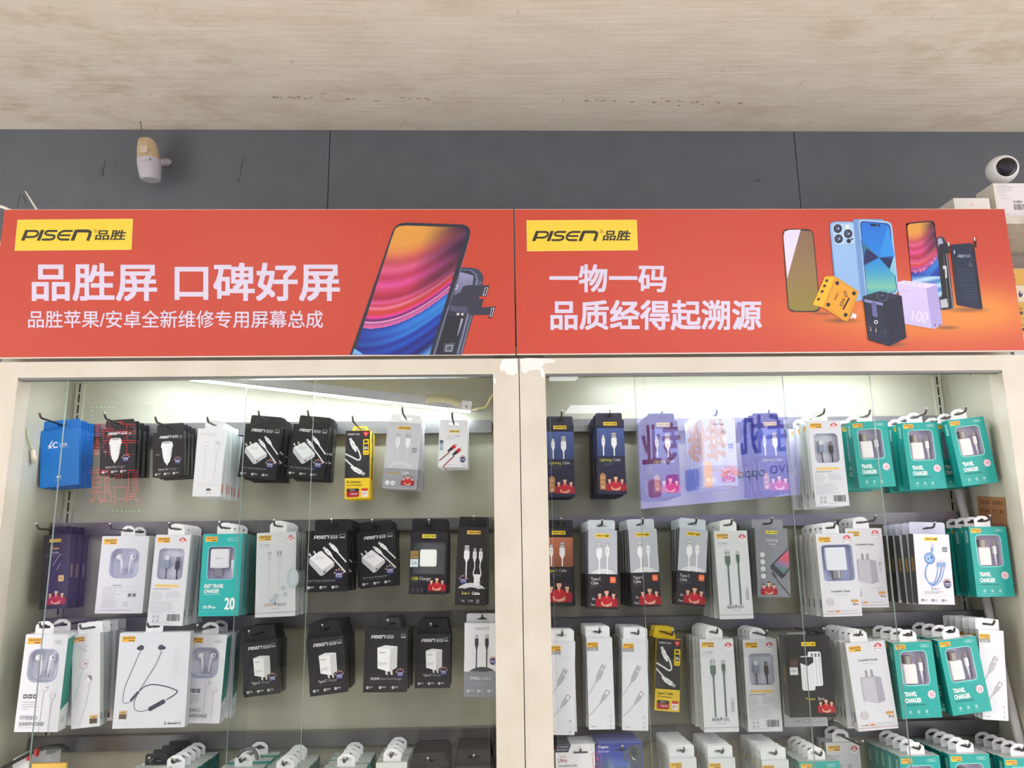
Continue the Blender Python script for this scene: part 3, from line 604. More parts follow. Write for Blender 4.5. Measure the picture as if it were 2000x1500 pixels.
@kind('two_in_one', 'cable_box', 'black 2-in-1 cable box', 'cable box', 62, 152, 12, ('tri', 60, 20, (30, 30, 34)), 'gloss')
def _(k):
    w, h = 62, 152; mb, a = carton(w, h, 12, (44, 42, 44), (34, 34, 34), (50, 50, 52), GLOSS); pisen_plate(a, 19, 7, 27, (240, 186, 84)); wt = (240, 240, 242)
    plugA(a, 20, 36, .98, wt, wt, 116, (190, 186, 186)); 
    for x, d in ((36, 1), (48, -1)): plugC(a, x, 41, 1, wt, wt, 0); a.line(spl([(x, 67), (x+d*.8, 78), (x-d*1.5, 92), (42-d*1.8, 104), (42-d*1.6, 116)], 5), 2, wt)
    arcs(a, 32, 132, 22, 4, 3, 1.8, (236, 236, 238), 120); a.rect(36, 92, 48, 112, wt, 1); a.word('PISEN', 43.5, 109, 2.6, (120, 120, 124), .01, 1); crew(a, 15, 104, 7)
    a.word('2-in-1', 13, 131, 5.4, (240, 222, 130), .01, .9); a.word('Cable', 33, 131, 5.4, (244, 244, 244), .03, .9)
    for i, q in enumerate(('1m', '2.4A')): a.word(q, 16+i*15, 145, 4.6, (220, 220, 224), 0, .85, .5)
    a.text('充电', 42, 140, 48, 143, (220, 220, 224)); a.text('数据', 42, 144, 48, 147, (220, 220, 224)); a.rect(24, 139, 24.3, 147, (130, 130, 134)); a.rect(38, 139, 38.3, 147, (130, 130, 134)); return mb
@kind('grey_c', 'cable_box', 'grey and black type-C cable box', 'cable box', 58, 152, 9, ('tri', 55, 20, (204, 212, 220)))
def _(k):
    w, h = 58, 152; mb, a = carton(w, h, 9, (188, 190, 200), (56, 58, 62), (200, 204, 210), GLOSS); a.rect(-.01, h*.56, w+.01, h, (44, 40, 46)); pisen_plate(a, 15, 7, 28, (242, 206, 50)); wt = (246, 246, 248)
    plugA(a, 22, 25, 1, wt, wt, h*.56, (214, 214, 216)); plugC(a, 38, 26, 1.05, wt, wt, h*.56, (214, 214, 216)); arcs(a, 30, h*.56+11, 19, 4, 3.1, 1.6, wt, h*.56)
    a.word('Type-C', 5, 97, 5.6, (228, 228, 232), .005, .85); a.word('Cable', 5, 105, 5.6, (228, 228, 232), .005, .85); a.greek(5, 108, 26, 2, 2.4, (130, 130, 136)); a.rect(43, 90, 54.5, 102, (240, 112, 66), 2.4); a.word('500', 48.8, 98, 4, (255, 214, 196), 0, .85, .5)
    a.word('3A', 7, 135, 5, (220, 220, 224), 0, .85); a.word('Fast', 5, 145.5, 4.6, (220, 220, 224), 0, .85); team(a, 15, h-39, 42); return mb
@kind('phone_l', 'cable_pack', 'grey cable pack picturing a phone', 'cable pack', 66, 136, 7, ('slot', 64, 18, (150, 152, 160)))
def _(k):
    w, h = 66, 136; mb, a = carton(w, h, 7, (134, 136, 146), (150, 152, 158), (160, 162, 168)); pisen_plate(a, 22, 5, 24, (236, 216, 70)); a.word('Lightning', w/2, 26, 5.4, (232, 232, 236), 0, .9, .5); a.word('Cable', w/2, 34, 5.4, (214, 214, 220), 0, .9, .5); a.rect(16, 38, 52, 38.4, (200, 200, 204))
    for i in range(4): a.ell(12, 53+i*14, 5, 5, (222, 224, 226), 0, 18); a.circ(12, 53+i*14, 2.4, .5, (140, 140, 146), 12)
    a.poly([(w, 39), (w, 80), (56, 95), (49, 100), (28, 80), (28, 74)], (54, 58, 70)); a.gpoly([(w, 42), (w, 76), (54, 91), (34, 72)], lambda x, y: ramp((y-42+(w-x)*.3)/55, [(0, (190, 120, 180)), (.35, (222, 84, 96)), (.6, (150, 120, 160)), (1, (40, 140, 112))]), 14, 20)
    a.line([(30, 89), (44, 108), (w-1, 134)], 1.6, (52, 52, 58)); b = xf(a, 30, 88, -40); b.rect(-2, 0, 2, 12, (60, 60, 66), 1); team(a, 6, h-31, 32, (176, 40, 54)); return mb
def compat(window, plug=False):
    w, h = 79, 162; wn = (10, 23, 71, 92, 6) if window else None
    mb, a = carton(w, h, 14, (219, 219, 226), (196, 198, 188), (234, 234, 234), None, wn, 12.5, (192, 198, 232)); qoovi(a, 5, 6, 25, (238, 186, 74)); badge(a, w-15, 11, 8, '5A', 'OUTPUT')
    ink = (70, 74, 88)
    if window:
        a.frame(8.6, 21.6, 72.4, 93.4, 1.4, (150, 156, 188), 7.4); a.word('Compatible Charger', 40, 115, 4, ink, .008, .86, .5); a.rect(28, 120, 52, 120.5, (170, 170, 176))
    else:
        a.word('Compatible Charger', 40, 35, 4, ink, .008, .86, .5); a.rect(28, 40, 52, 40.5, (170, 170, 176))
        for x in (30, 41): a.rect(x, 52, x+4, 66, (120, 110, 110), 2); a.rect(x+.8, 53, x+2.2, 66, (200, 190, 188), .6)
        a.poly([(20, 66), (22, 64.5), (50, 64.5), (60, 67), (62, 110), (48, 114), (24, 109), (20, 106)], (170, 167, 180)); a.poly([(21, 66), (47, 66), (47, 113), (24, 109), (21, 106)], (194, 191, 202))
    if plug: plugC(a, 68, 70, 1.1, (214, 212, 222), (214, 212, 220), 130, (190, 190, 198)); a.circ(51, h-38, 2, .5, (180, 180, 186), 12); a.greek(56, h-40, 16, 2, 3, (170, 170, 176), .7)
    a.circ(16, h-28, 7.5, .7, (176, 140, 90)); a.rect(11, h-30, 21, h-29.3, (90, 90, 96)); a.rect(11, h-26, 21, h-25.3, (90, 90, 96)); a.rect(59, h-32, 74, h-27, (214, 158, 84), 1.5); a.word('40', 62, h-20.5, 5, (160, 112, 54), .01, .9); a.rect(70, h-24, 73, h-21, (160, 112, 54))
    a.word('KS-08A', 8, h-8.5, 3.4, (160, 116, 84)); a.rect(25, h-12, 34, h-8.4, (224, 150, 84), .6); a.rect(37, h-12, 72, h-9, (200, 206, 216)); a.rect(0, h-5.5, w, h-4.8, (190, 130, 96))
    b = side_art(a, w, 14); b.rect(4, h-34, 9, h-16, (100, 102, 104)); return mb
@kind('compat_w', 'charger_box', 'white windowed charger box', 'charger box', 79, 162, 14, ('euro', 35, 23, (240, 240, 242)))
def _(k): return compat(True)
@kind('compat_p', 'charger_box', 'white charger box printed with charger', 'charger box', 79, 162, 14, ('euro', 35, 24, (240, 240, 242)))
def _(k): return compat(False)
@kind('compat_c', 'charger_box', 'white box with charger and plug', 'charger box', 79, 162, 14, ('euro', 35, 24, (240, 240, 242)))
def _(k): return compat(False, True)
@kind('three_in_one', 'cable_box', 'white 3-in-1 cable box with dark sides', 'cable box', 74, 138, 18, ('tri', 75, 24, (196, 198, 216)))
def _(k):
    w, h = 74, 138; mb, a = carton(w, h, 18, (222, 220, 227), (70, 74, 72), (200, 202, 206)); pisen_plate(a, 22, 6, 28, (244, 206, 60)); a.rect(58, 25, 68, 35, (120, 122, 132), 2); a.word('1.2m', 63, 31.6, 3.2, (240, 240, 240), 0, .9, .5)
    bl = (120, 160, 214); dk = (70, 112, 178); a.line(spl([(38, 22), (37, 32), (34, 38)], 4), 2.4, bl); b = xf(a, 39, 20, 12); b.rect(-2, -1, 2, 8, (190, 196, 210)); b.rect(-2.4, 7, 2.4, 17, bl, 1)
    a.line(spl([(26, 58), (20, 70), (18, 84), (26, 96), (36, 94), (42, 80), (48, 58)], 5), 2, bl); a.line(spl([(26, 58), (20, 72), (20, 88), (30, 100), (42, 92), (50, 76), (54, 58)], 5), 2, dk); a.line(spl([(27, 58), (19, 74), (22, 92), (32, 102), (48, 92), (56, 74), (60, 58)], 5), 2, bl)
    for i, x in enumerate((47, 53.5, 60)): b = xf(a, x, 54, 8); b.rect(-2, -2, 2, 3, (200, 204, 214), .6); b.rect(-2.6, 2, 2.6, 11, bl, 1)
    a.ell(30, 48, 11, 11.5, dk); a.ell(30, 47.5, 9.6, 10, bl); a.ell(28, 48, 6, 6.4, (160, 192, 232)); a.ell(27, 49, 2, 2.4, dk, 0, 10); a.ell(34, 46, 3, 3.4, dk, 0, 10)
    crew(a, 62, 98, 7); a.word('3-in-1', 36, 110, 6, (80, 80, 88), 0, .9, .5); a.greek(14, 113, 44, 2, 2.6, (120, 120, 126), .8); a.rect(6, 121.5, 68, 121.8, (170, 170, 176)); icons(a, 6, 130, 62, ('3-in-1', '1.2A', 'Safe'), (70, 72, 80), (232, 230, 236))
    for rgt in (False, True): b = side_art(a, w, 18, rgt); b.rect(6, 48, 12, 74, (214, 170, 50)); b.rect(7, 49, 11, 73, (60, 62, 60)); b.greek(8, 51, 2.4, 9, 2.4, (214, 170, 50), .9)
    return mb
def stereo():
    w, h = 77, 168; wn = (12, 27, 63, 82, 14); mb, a = carton(w, h, 26, (222, 222, 229), (216, 220, 220), (232, 232, 232), None, wn, 13, (220, 220, 236))
    a.frame(10, 25, 65, 84, 2, (160, 166, 196), 16); a.circ(0, 0, .1, .05, W_); qoovi(a, 4, 6, 26, (240, 180, 70)); a.frame(52, 10, 68, 16, .4, (170, 170, 178), 3); a.word('C08c', 60, 14.6, 3, (140, 140, 150), 0, 1, .5)
    budpic(a, 46, 92, 6.5, 1, 76); budpic(a, 62, 106, 5.5, 1, 62)
    for i in range(3): a.rect(9+i*9, 104, 16+i*9, 111, (86, 88, 98), .5); a.rect(10.5+i*9, 106.5, 14.5+i*9, 108.5, (210, 210, 214))
    a.greek(9, 117, 30, 4, 4, (150, 150, 158), .8); a.word('STEREO', 8, 147, 6.6, (96, 98, 108), 0, .95); a.word('EARPHONE', 8, 157.5, 6.6, (96, 98, 108), 0, .95); a.greek(8, 160.5, 48, 1, 2, (150, 150, 158))
    for rgt in (False, True):
        b = side_art(a, w, 26, rgt); b.poly([(.5, 8), (25.5, 3), (25.5, 122), (.5, 132)], (46, 134, 122)); b.circ(12, 150, 4, 1.4, (120, 124, 124))
    return mb
@kind('stereo', 'earphone_box', 'white and teal stereo earphone box', 'earphone box', 77, 168, 26, ('euro', 33, 22, (240, 240, 242)))
def _(k): return stereo()
@kind('ear_narrow', 'earphone_box', 'narrow white earphone box', 'earphone box', 53, 171, 14, ('slot', 48, 20, (238, 240, 240)))
def _(k):
    w, h = 53, 171; mb, a = carton(w, h, 14, (220, 220, 225), (196, 202, 200), (234, 234, 234)); qoovi(a, 2, 4, 22, (240, 184, 100)); a.greek(12, 22, 28, 2, 4, (170, 170, 176), 1); a.word('C08C', 24, 32, 3, (150, 150, 156), 0, 1, .5)
    a.line([(20, 66), (12, 96), (1, 134)], 1.4, (200, 196, 206)); a.line([(34, 92), (28, 126), (14, 168)], 1.6, (196, 192, 204)); a.ell(22, 55, 9.4, 9.4, (178, 170, 182)); a.ell(21.6, 54.4, 8.6, 8.7, (222, 214, 222)); a.rect(24, 54, 28, 56, (90, 76, 90)); a.ell(32, 84, 7.4, 9.4, (168, 160, 176), -10); a.ell(32, 84, 6.8, 8.8, (214, 206, 216), -10); a.ell(34, 82, 3.6, 5, (120, 108, 122), -10); a.ell(30, 86, 5, 6, (228, 222, 230))
    a.rect(34, 150, 48, 165, (84, 70, 56), .5); a.rect(34, 150, 48, 156, (222, 176, 110)); a.word('Hi-Fi', 41, 155.4, 3.4, (70, 50, 26), .02, .9, .5); b = side_art(a, w, 14, True); b.rect(3, 148, 9, 160, (130, 134, 136)); b.greek(5, 84, 3, 6, 3, (150, 154, 154), 1); return mb
@kind('neckband', 'earphone_box', 'wide white neckband headset box', 'earphone box', 136, 174, 16, ('euro', 33, 20, (240, 240, 242)))
def _(k):
    w, h = 136, 174; mb, a = carton(w, h, 16, (218, 220, 228), (200, 204, 204), (234, 234, 234)); qoovi(a, 5, 6, 26); dk = (66, 68, 84)
    a.line(spl([(42, 34), (30, 66), (18, 100), (16, 122), (21, 129), (31, 126)], 6), 1, dk); b = xf(a, 38, 116, 40); b.rect(-2.6, -10, 2.6, 12, (84, 88, 106), 2); a.line(spl([(46, 107), (56, 99), (72, 96), (96, 100), (110, 105), (118, 109), (112, 116), (98, 124)], 6), 2, dk)
    a.line(spl([(83, 34), (74, 58), (58, 86), (46, 106), (38, 126), (40, 140), (52, 144), (66, 141)], 6), 1.2, dk); b = xf(a, 80, 134, 62); b.rect(-4, -18, 4, 16, dk, 3)
    for x in (43, 81): a.ell(x, 28, 5.6, 5, (74, 76, 90)); a.ell(x+(-5 if x < 50 else 6), 29, 3, 3, (54, 56, 68))
    for i in range(3): a.circ(113, 36+i*18.5, 4, .5, (180, 184, 196)); a.greek(106, 43+i*18.5, 15, 2, 2.4, (180, 184, 194), .7)
    a.rect(11, 142, 25, 157, (96, 80, 66), .5); a.rect(11, 142, 25, 148.5, (214, 176, 120)); a.word('Hi-Fi', 18, 147.6, 3.4, (70, 50, 26), .02, .9, .5); a.word('Bluetooth 5.0', 104, 168, 4, (84, 88, 100), .02, .8); a.frame(97.5, 163.5, 100.5, 169.5, .8, (84, 88, 100), 1.4)
    a.greek(24, 164, 34, 2, 4, (206, 208, 216), .8); return mb
def ccharger(w, h, t, text, dual):
    mb, a = carton(w, h, t, (42, 41, 46), (34, 34, 38), (48, 48, 54), GLOSS); pisen_quick(a, 12, 9, 44); a.frame(w-13, 7, w-5, 11.5, .5, (200, 200, 205), 1); a.rect(w-13, 12.5, w-4, 14, (205, 205, 210))
    cube(a, w*.3, 30, 34 if not dual else 40, t='20W' if not dual else '30W'); crew(a, w-13, h*.7, 6.6)
    a.word(text[0], 17 if not dual else 14, h-23, 4.6, (224, 224, 228), .008, .85); 
    V = glyph(text[0], .008)[2]; a.word(text[1], (17 if not dual else 14)+(V[2]-V[0])*4.6/.72*.85+2.4, h-23, 4.6, (160, 160, 168), 0, .85); a.rect(12, h-18, w-10, h-17.7, (110, 110, 116)); icons(a, 6, h-9, w-10, ('20W' if not dual else '30W', 'PD3.0', 'SAFE')); return mb
@kind('c_charger', 'charger_box', 'black type-C charger box', 'charger box', 71, 104, 11, ('trap', 68, 29, (36, 36, 42)), 'gloss')
def _(k): return ccharger(71, 104, 11, ('Type-C', 'Charger'), False)
@kind('dual_charger', 'charger_box', 'larger black dual port charger box', 'charger box', 84, 115, 18, ('trap', 40, 21, (56, 56, 60)), 'gloss')
def _(k): return ccharger(84, 115, 18, ('PD30W', 'Dual Port Charger'), True)
@kind('c_cable', 'cable_box', 'white and grey type-C cable box', 'cable box', 70, 137, 8, ('tri', 62, 17, (196, 198, 202)))
def _(k):
    w, h = 70, 137; mb, a = carton(w, h, 8, (226, 226, 230), (150, 152, 158), (180, 182, 186)); a.rect(0, h*.66, w, h, (136, 140, 148)); pisen(a, 20, 8, 50, 13, (176, 178, 184)); dk = (66, 68, 74)
    plugC(a, 24, 22, 1, dk, dk, h*.66, (190, 190, 194)); plugC(a, 44, 22, 1, dk, dk, h*.66, (190, 190, 194)); arcs(a, 35, h*.66+16, 24, 5, 2.1, 2.4, (72, 74, 80), h*.66); crew(a, 56, h*.52, 6)
    a.word('TYPE-C', 12, h*.66+15, 5, (236, 236, 240), .02, .9); a.word('CABLE', 34, h*.66+15, 5, (214, 214, 220), 0, .9); a.greek(6, h*.66+20, 56, 2, 3, (176, 178, 186), .7); icons(a, 6, h-11, 60, ('Type-C', '3.0A', '60W'), (226, 226, 230), (110, 114, 120)); return mb
def data_art():
    w, h = 51, 169; mb, a = carton(w, h, 9, (220, 222, 228), (198, 200, 198), (236, 236, 238)); qoovi(a, 1, 8, 22, (240, 184, 60), True); g = (176, 176, 184)
    b = xf(a, 31, 56, 28); b.rect(-4.6, -6, 4.6, 6, (110, 110, 116)); b.rect(-3.6, -5.4, 4.6, 6, (200, 200, 204)); b.rect(-1.8, -2, -.2, .4, (90, 90, 96)); b.rect(1.4, -2, 3, .4, (90, 90, 96)); b.rect(-5, 5.6, 5, 22, g, 1.6); b.poly([(-4, 21), (4, 21), (1.4, 30), (-1.4, 30)], g)
    a.line(spl([(18, 80), (10, 92), (0.8, 106)], 4), 1.7, g)
    b = xf(a, 39, 100, 36); b.rect(-3.8, -2, 3.8, 6, (110, 110, 116), 1); b.rect(-2.6, -.8, 2.6, 6, (232, 232, 236), .6); b.rect(-4.4, 5.6, 4.4, 17, g, 1.4); b.poly([(-3.4, 16), (3.4, 16), (1.4, 27), (-1.4, 27)], g)
    a.line(spl([(24, 121), (10, 136), (.8, 144)], 4), 3, (196, 196, 202)); a.rect(0, 147, w, 147.3, (214, 214, 220))
    for i, q in enumerate(('3A', 'Z', '5H')): a.word(q, 43, 145+i*9.6, 3, (120, 120, 128), 0, 1, .5); a.rect(40, 147.6+i*9.6, 46, 148+i*9.6, (170, 170, 178))
    a.word('CC-038c', 4, 164, 2.2, (120, 120, 128)); return mb
@kind('data', 'cable_box', 'slim white data cable box', 'cable box', 51, 169, 9, ('slot', 48, 21, (238, 240, 242)))
def _(k): return data_art()
@kind('power_bank', 'power_bank_box', 'thick black power bank box', 'power bank box', 91, 149, 27, ('slot', 40, 10, (40, 40, 44)), 'gloss')
def _(k):
    w, h = 91, 149; mb, a = carton(w, h, 27, (38, 38, 40), (48, 46, 46), (54, 58, 60), GLOSS); pisen_plate(a, 33, 10, 28, (242, 206, 30)); a.rect(6, 42, 22, 56, (80, 60, 58)); a.rect(6, 57, 22, 71, (214, 216, 220)); a.word('10000', 14, 65, 4, (80, 80, 84), 0, .85, .5)
    wt = (232, 232, 236); a.rect(44, 28, 70, 92, wt, 4)
    for x in (50, 57, 64): a.rect(x, 31, x+4, 38, (120, 118, 122), 1); a.rect(x+.6, 40, x+3.4, 90, (206, 206, 212), 1)
    a.rect(28, 36, 54, 100, (222, 222, 228), 4); a.poly([(28, 38), (54, 38), (54, 48), (42, 55), (28, 49)], (44, 44, 50)); a.word('Power', 34, 118, 6, (224, 210, 90), 0, .85); a.word('Bank', 58, 118, 6, (220, 220, 226), 0, .85); team(a, 56, h-35, 33)
    b = side_art(a, w, 27); b.frame(8, 58, 14, 88, .8, (214, 150, 40)); b.greek(9.6, 61, 2.6, 10, 2.6, (214, 150, 40), 1); return mb
@kind('bank_back', 'power_bank_box', 'white power bank box', 'power bank box', 88, 168, 10, ('slot', 40, 10, (200, 200, 204)))
def _(k):
    w, h = 88, 168; mb, a = carton(w, h, 10, (206, 208, 214), (180, 182, 186)); a.word('mAh', 22, h-8, 4, (110, 112, 120), .01); a.frame(38, h-13, 52, h-7, .7, (110, 112, 120), 1); a.rect(66, h-9, 84, h-8.4, (120, 122, 130)); return mb
@kind('micro_sd', 'memory_card_pack', 'white 8 GB memory card pack', 'memory card pack', 90, 120, 2, ('none', 0, 0, WT))
def _(k): return MB()
@kind('stick', 'memory_stick_pack', 'blue memory stick pack picturing an elephant', 'memory stick pack', 90, 120, 2, ('none', 0, 0, WT))
def _(k): return MB()
@kind('ear_top', 'earphone_box', 'teal-sided earphone box with white top', 'earphone box', 80, 168, 22, ('euro', 33, 22, (240, 240, 242)))
def _(k):
    mb, a = carton(80, 168, 22, (30, 152, 146), (36, 108, 100), (206, 214, 210)); a.rect(2, 3, 78, 30, (40, 170, 164)); qoovi(a, 4, 5, 24); b = side_art(a, 80, 22, True); b.rect(4, 12, 18, 60, (60, 130, 120)); return mb
@kind('black_top', 'charger_box', 'plain black charger box', 'charger box', 74, 110, 10, ('trap', 72, 26, (30, 30, 34)), 'gloss')
def _(k): return ccharger(74, 110, 10, ('Type-C', 'Charger'), False)
@kind('back_card', 'cable_pack', 'pale carton with wide header', 'cable pack', 66, 120, 6, ('slot', 64, 24, (214, 214, 214)))
def _(k): return carton(66, 120, 6, (206, 208, 206), (190, 192, 190))[0]
@kind('black_tab_box', 'cable_box', 'white box with black hang tab', 'cable box', 66, 150, 16, ('tri', 40, 20, (40, 38, 42)))
def _(k): return carton(66, 150, 16, (224, 226, 224), (190, 196, 190), (214, 218, 212))[0]
@kind('cream_box', 'cable_box', 'greyish white cable box', 'cable box', 58, 168, 14, ('euro', 33, 22, (240, 240, 242)))
def _(k): return carton(58, 168, 14, (214, 218, 212), (150, 160, 152), (200, 206, 198))[0]

# ================================================================== the room
ZR = EYE                                   # heights below are given from eye level
CEIL = ZR+0.9853
def ceiling_mat():
    m = bpy.data.materials.new('plastered_ceiling_boards'); m.use_nodes = True; nt = m.node_tree; N = nt.nodes.new; L = nt.links.new
    b = nt.nodes['Principled BSDF']; b.inputs['Roughness'].default_value = .75
    tc = N('ShaderNodeTexCoord'); sp = N('ShaderNodeSeparateXYZ'); L(tc.outputs['Object'], sp.inputs[0])
    def math_(op, a, b_=None, c=None):
        n = N('ShaderNodeMath'); n.operation = op
        for i, v in enumerate((a, b_, c)):
            if v is None: continue
            if isinstance(v, (int, float)): n.inputs[i].default_value = v
            else: L(v, n.inputs[i])
        return n.outputs[0]
    v = math_('ADD', sp.outputs['Y'], math_('MULTIPLY', sp.outputs['X'], .0343))
    fr = math_('ABSOLUTE', math_('SUBTRACT', math_('FRACT', math_('ADD', math_('DIVIDE', math_('ADD', v, .108), .1765), 50.5)), .5))
    line = math_('LESS_THAN', fr, .006)
    def noise(sc, detail, sx, sy, rough=.55):
        mp = N('ShaderNodeMapping'); mp.inputs['Scale'].default_value = (sx, sy, 1); L(tc.outputs['Object'], mp.inputs[0])
        n = N('ShaderNodeTexNoise'); n.inputs['Scale'].default_value = sc; n.inputs['Detail'].default_value = detail; n.inputs['Roughness'].default_value = rough; L(mp.outputs[0], n.inputs[0]); return n.outputs['Fac']
    def rmp(f, p0, p1, c0, c1):
        r = N('ShaderNodeValToRGB'); r.color_ramp.elements[0].position = p0; r.color_ramp.elements[1].position = p1
        r.color_ramp.elements[0].color = (*lin(c0), 1); r.color_ramp.elements[1].color = (*lin(c1), 1); L(f, r.inputs[0]); return r.outputs[0]
    base = rmp(noise(9, 9, .6, 2.0, .62), .3, .72, (226, 215, 198), (240, 232, 218))
    def mix(f, a, c, amt=1.0):
        mx = N('ShaderNodeMixRGB'); mx.inputs[2].default_value = (*lin(c), 1); L(a, mx.inputs[1]); L(math_('MULTIPLY', f, amt), mx.inputs[0]); return mx.outputs[0]
    def rng(f, a, b_):
        n = N('ShaderNodeMapRange'); n.inputs[1].default_value = a; n.inputs[2].default_value = b_; L(f, n.inputs[0]); return n.outputs[0]
    # scraped brown patches: broad areas broken up by brush-stroke noise
    patch = rng(noise(2.6, 3, .8, 1.2, .5), .45, .60); brush = rng(noise(9, 10, .9, 1.5, .68), .46, .62)
    c = mix(math_('MULTIPLY', patch, brush), base, (204, 182, 154), .62)
    streak = rng(noise(44, 6, .2, 2.2, .68), .48, .66); c = mix(streak, c, (238, 232, 220), .35)
    scr = rng(noise(24, 8, 1.6, .7, .75), .62, .68); c = mix(scr, c, (186, 160, 130), .5)
    spk = rng(noise(70, 3, 1, 1, .6), .67, .70); c = mix(math_('MULTIPLY', spk, patch), c, (242, 238, 230), .7)
    c = mix(line, c, (238, 234, 226), .7)
    L(c, b.inputs['Base Color'])
    bp = N('ShaderNodeBump'); bp.inputs['Strength'].default_value = .35; bp.inputs['Distance'].default_value = .003; L(noise(30, 8, .25, 3), bp.inputs['Height']); L(bp.outputs[0], b.inputs['Normal'])
    return m
WALLG = mat('grey_wall_panel', (102, 107, 114), .55, noise=(14, (97, 101, 108)), bump=.06)
PLAST = mat('beige_plaster', (178, 170, 158), .7, noise=(3, (168, 160, 148))); PLASTD = mat('dark_plaster', (112, 106, 100), .7, noise=(3, (100, 96, 90)))
TILE = mat('floor_tile', (214, 208, 198), .5, noise=(4, (204, 198, 188)))
def struct(name, mb, m=None): o = mb.build(name); return tag(o, kind='structure')
mb = MB(); mb.box((-3, -6.6, CEIL), (3, .335, CEIL+.05), (220, 210, 195), ceiling_mat()); ceil_ = struct('ceiling', mb)
a = Art(mb := MB(), lambda x, y, l: Vector(((p := ray(x, y))*((CEIL-EYE-.0004-l)/p.z)).to_tuple())+Vector((0, -DIST, EYE)), CARD)
rr = random.Random(5)
for i in range(46):
    x = rr.uniform(530, 860) if i < 26 else rr.uniform(1085, 1500); y = 193+(x-800)*.012+rr.uniform(-2, 2)
    if i % 9 == 0: y += rr.uniform(-8, 8)
    q = rr.uniform(2, 6); h = rr.uniform(.5, 1.5); c0 = rr.uniform(0, 1); a.poly([(x-q, y), (x-q*.4, y-h), (x+q*.5, y-h*.6), (x+q, y+h*.4), (x, y+h)], mixc((150, 120, 100), (192, 172, 148), c0))
o = mb.build('ceiling_stain', ceil_); tag(o, 'row of small rusty smudges')
mb = MB()
for x0, x1 in ((-3, -.4092), (-.4072, .8055), (.8075, 3)): mb.box((x0, .30, 0), (x1, .33, CEIL), (104, 106, 112), WALLG)
mb.box((-3, .3022, 0), (3, .335, CEIL), (60, 60, 64), DARK); wall = struct('wall_back', mb)
# openings added in both unseen side walls to let light in
mb = MB(); mb.box((-3.05, -6.6, 0), (-3, -2.6, CEIL), (216, 212, 204), PLAST); mb.box((-3.05, -1.0, 0), (-3, .30, CEIL), (216, 212, 204), PLAST); mb.box((-3.05, -2.6, 2.3), (-3, -1.0, CEIL), (216, 212, 204), PLAST); struct('wall_left', mb)
mb = MB(); mb.box((3, -6.6, 0), (3.05, -2.6, CEIL), (216, 212, 204), PLAST); mb.box((3, -1.0, 0), (3.05, .30, CEIL), (216, 212, 204), PLAST); mb.box((3, -2.6, 2.3), (3.05, -1.0, CEIL), (216, 212, 204), PLAST); struct('wall_right', mb)
mb = MB(); mb.box((-3, -6.6, -.05), (3, .30, 0), (196, 190, 180), TILE); struct('floor', mb)
mb = MB(); mb.box((-3.05, -6.65, 0), (3.05, -6.6, CEIL), (130, 124, 118), PLASTD); struct('wall_front', mb)
# scuffs on the grey wall
a = Art(mb := MB(), lambda x, y, l: at(x, y, .2995-l), CARD)
for pts in ([(474, 313), (471, 325), (470, 338), (467, 352)], [(466, 312), (475, 309), (484, 318)], [(40, 378), (36, 392), (34, 406)], [(45, 380), (50, 398)], [(85, 402), (96, 396), (108, 392)], [(1326, 262), (1338, 260), (1342, 272)], [(1476, 351), (1482, 349)], [(1360, 258), (1368, 262)], [(610, 330), (612, 334)], [(205, 310), (200, 345)]):
    a.line(pts, [.5]+[1.1]*(len(pts)-2)+[.4] if len(pts) > 2 else .8, (74, 74, 80))
a.ell(1480, 353, 6, 3, (78, 80, 86), 0, 10); a.ell(196, 332, 5, 12, (96, 98, 104), 10, 12); a.ell(466, 352, 2, 1.5, (44, 44, 46), 0, 8)
for i in range(26): x = rr.uniform(30, 1900); y = rr.uniform(262, 400); a.ell(x, y, rr.uniform(.5, 1.2), rr.uniform(.5, 1), (84, 85, 90), 0, 6)
tag(mb.build('wall_scuff', wall), 'dark pencil-like scuffs')
# ------------------------------------------------------------------ ceiling light panels of the shop (first pair mirrored in the glass, rest added to light the room)
LP = mat('light_panel_diffuser', (255, 255, 255), .5, emit=((246, 250, 255), PANEL_POWER)); WHT = mat('white_trim', (235, 235, 235), .4)
plates = [(-.78, -4.6), (.98, -4.6), (-1.3, -2.9), (1.45, -2.9), (-2.2, -4.6), (2.3, -4.6), (-.3, -1.9), (.65, -3.55)]
plates = [(1.01, -5.24), (.36, -3.5), (-1.5, -3.1), (1.7, -2.9), (-.8, -1.3), (.8, -1.3), (-2.1, -2.0), (2.1, -2.0), (0, -2.5)]
for i, (x, y) in enumerate(plates):
    e = empty('ceiling_light', (x, y, CEIL)); tag(e, 'white square ceiling light panel '+['mirrored above the navy cable boxes', 'mirrored at the top left of the right cabinet glass', 'added unseen behind the hanging dot-character sign', 'added unseen near the violet light box', 'added unseen nearest the left cabinet', 'added unseen nearest the right cabinet', 'added unseen nearest the left wall opening', 'added unseen nearest the right wall opening', 'added unseen in the middle of the shop'][i], 'ceiling light', 'shop ceiling lights')
    mb = MB()
    for bx in (((-.3, -.3), (.3, -.28)), ((-.3, .28), (.3, .3)), ((-.3, -.28), (-.28, .28)), ((.28, -.28), (.3, .28))): mb.box((*bx[0], -.012), (*bx[1], 0), (235, 235, 235), WHT)
    mb.build('frame', e); mb = MB(); mb.box((-.28, -.28, -.008), (.28, .28, -.001), (255, 255, 255), LP); mb.build('diffuser', e)

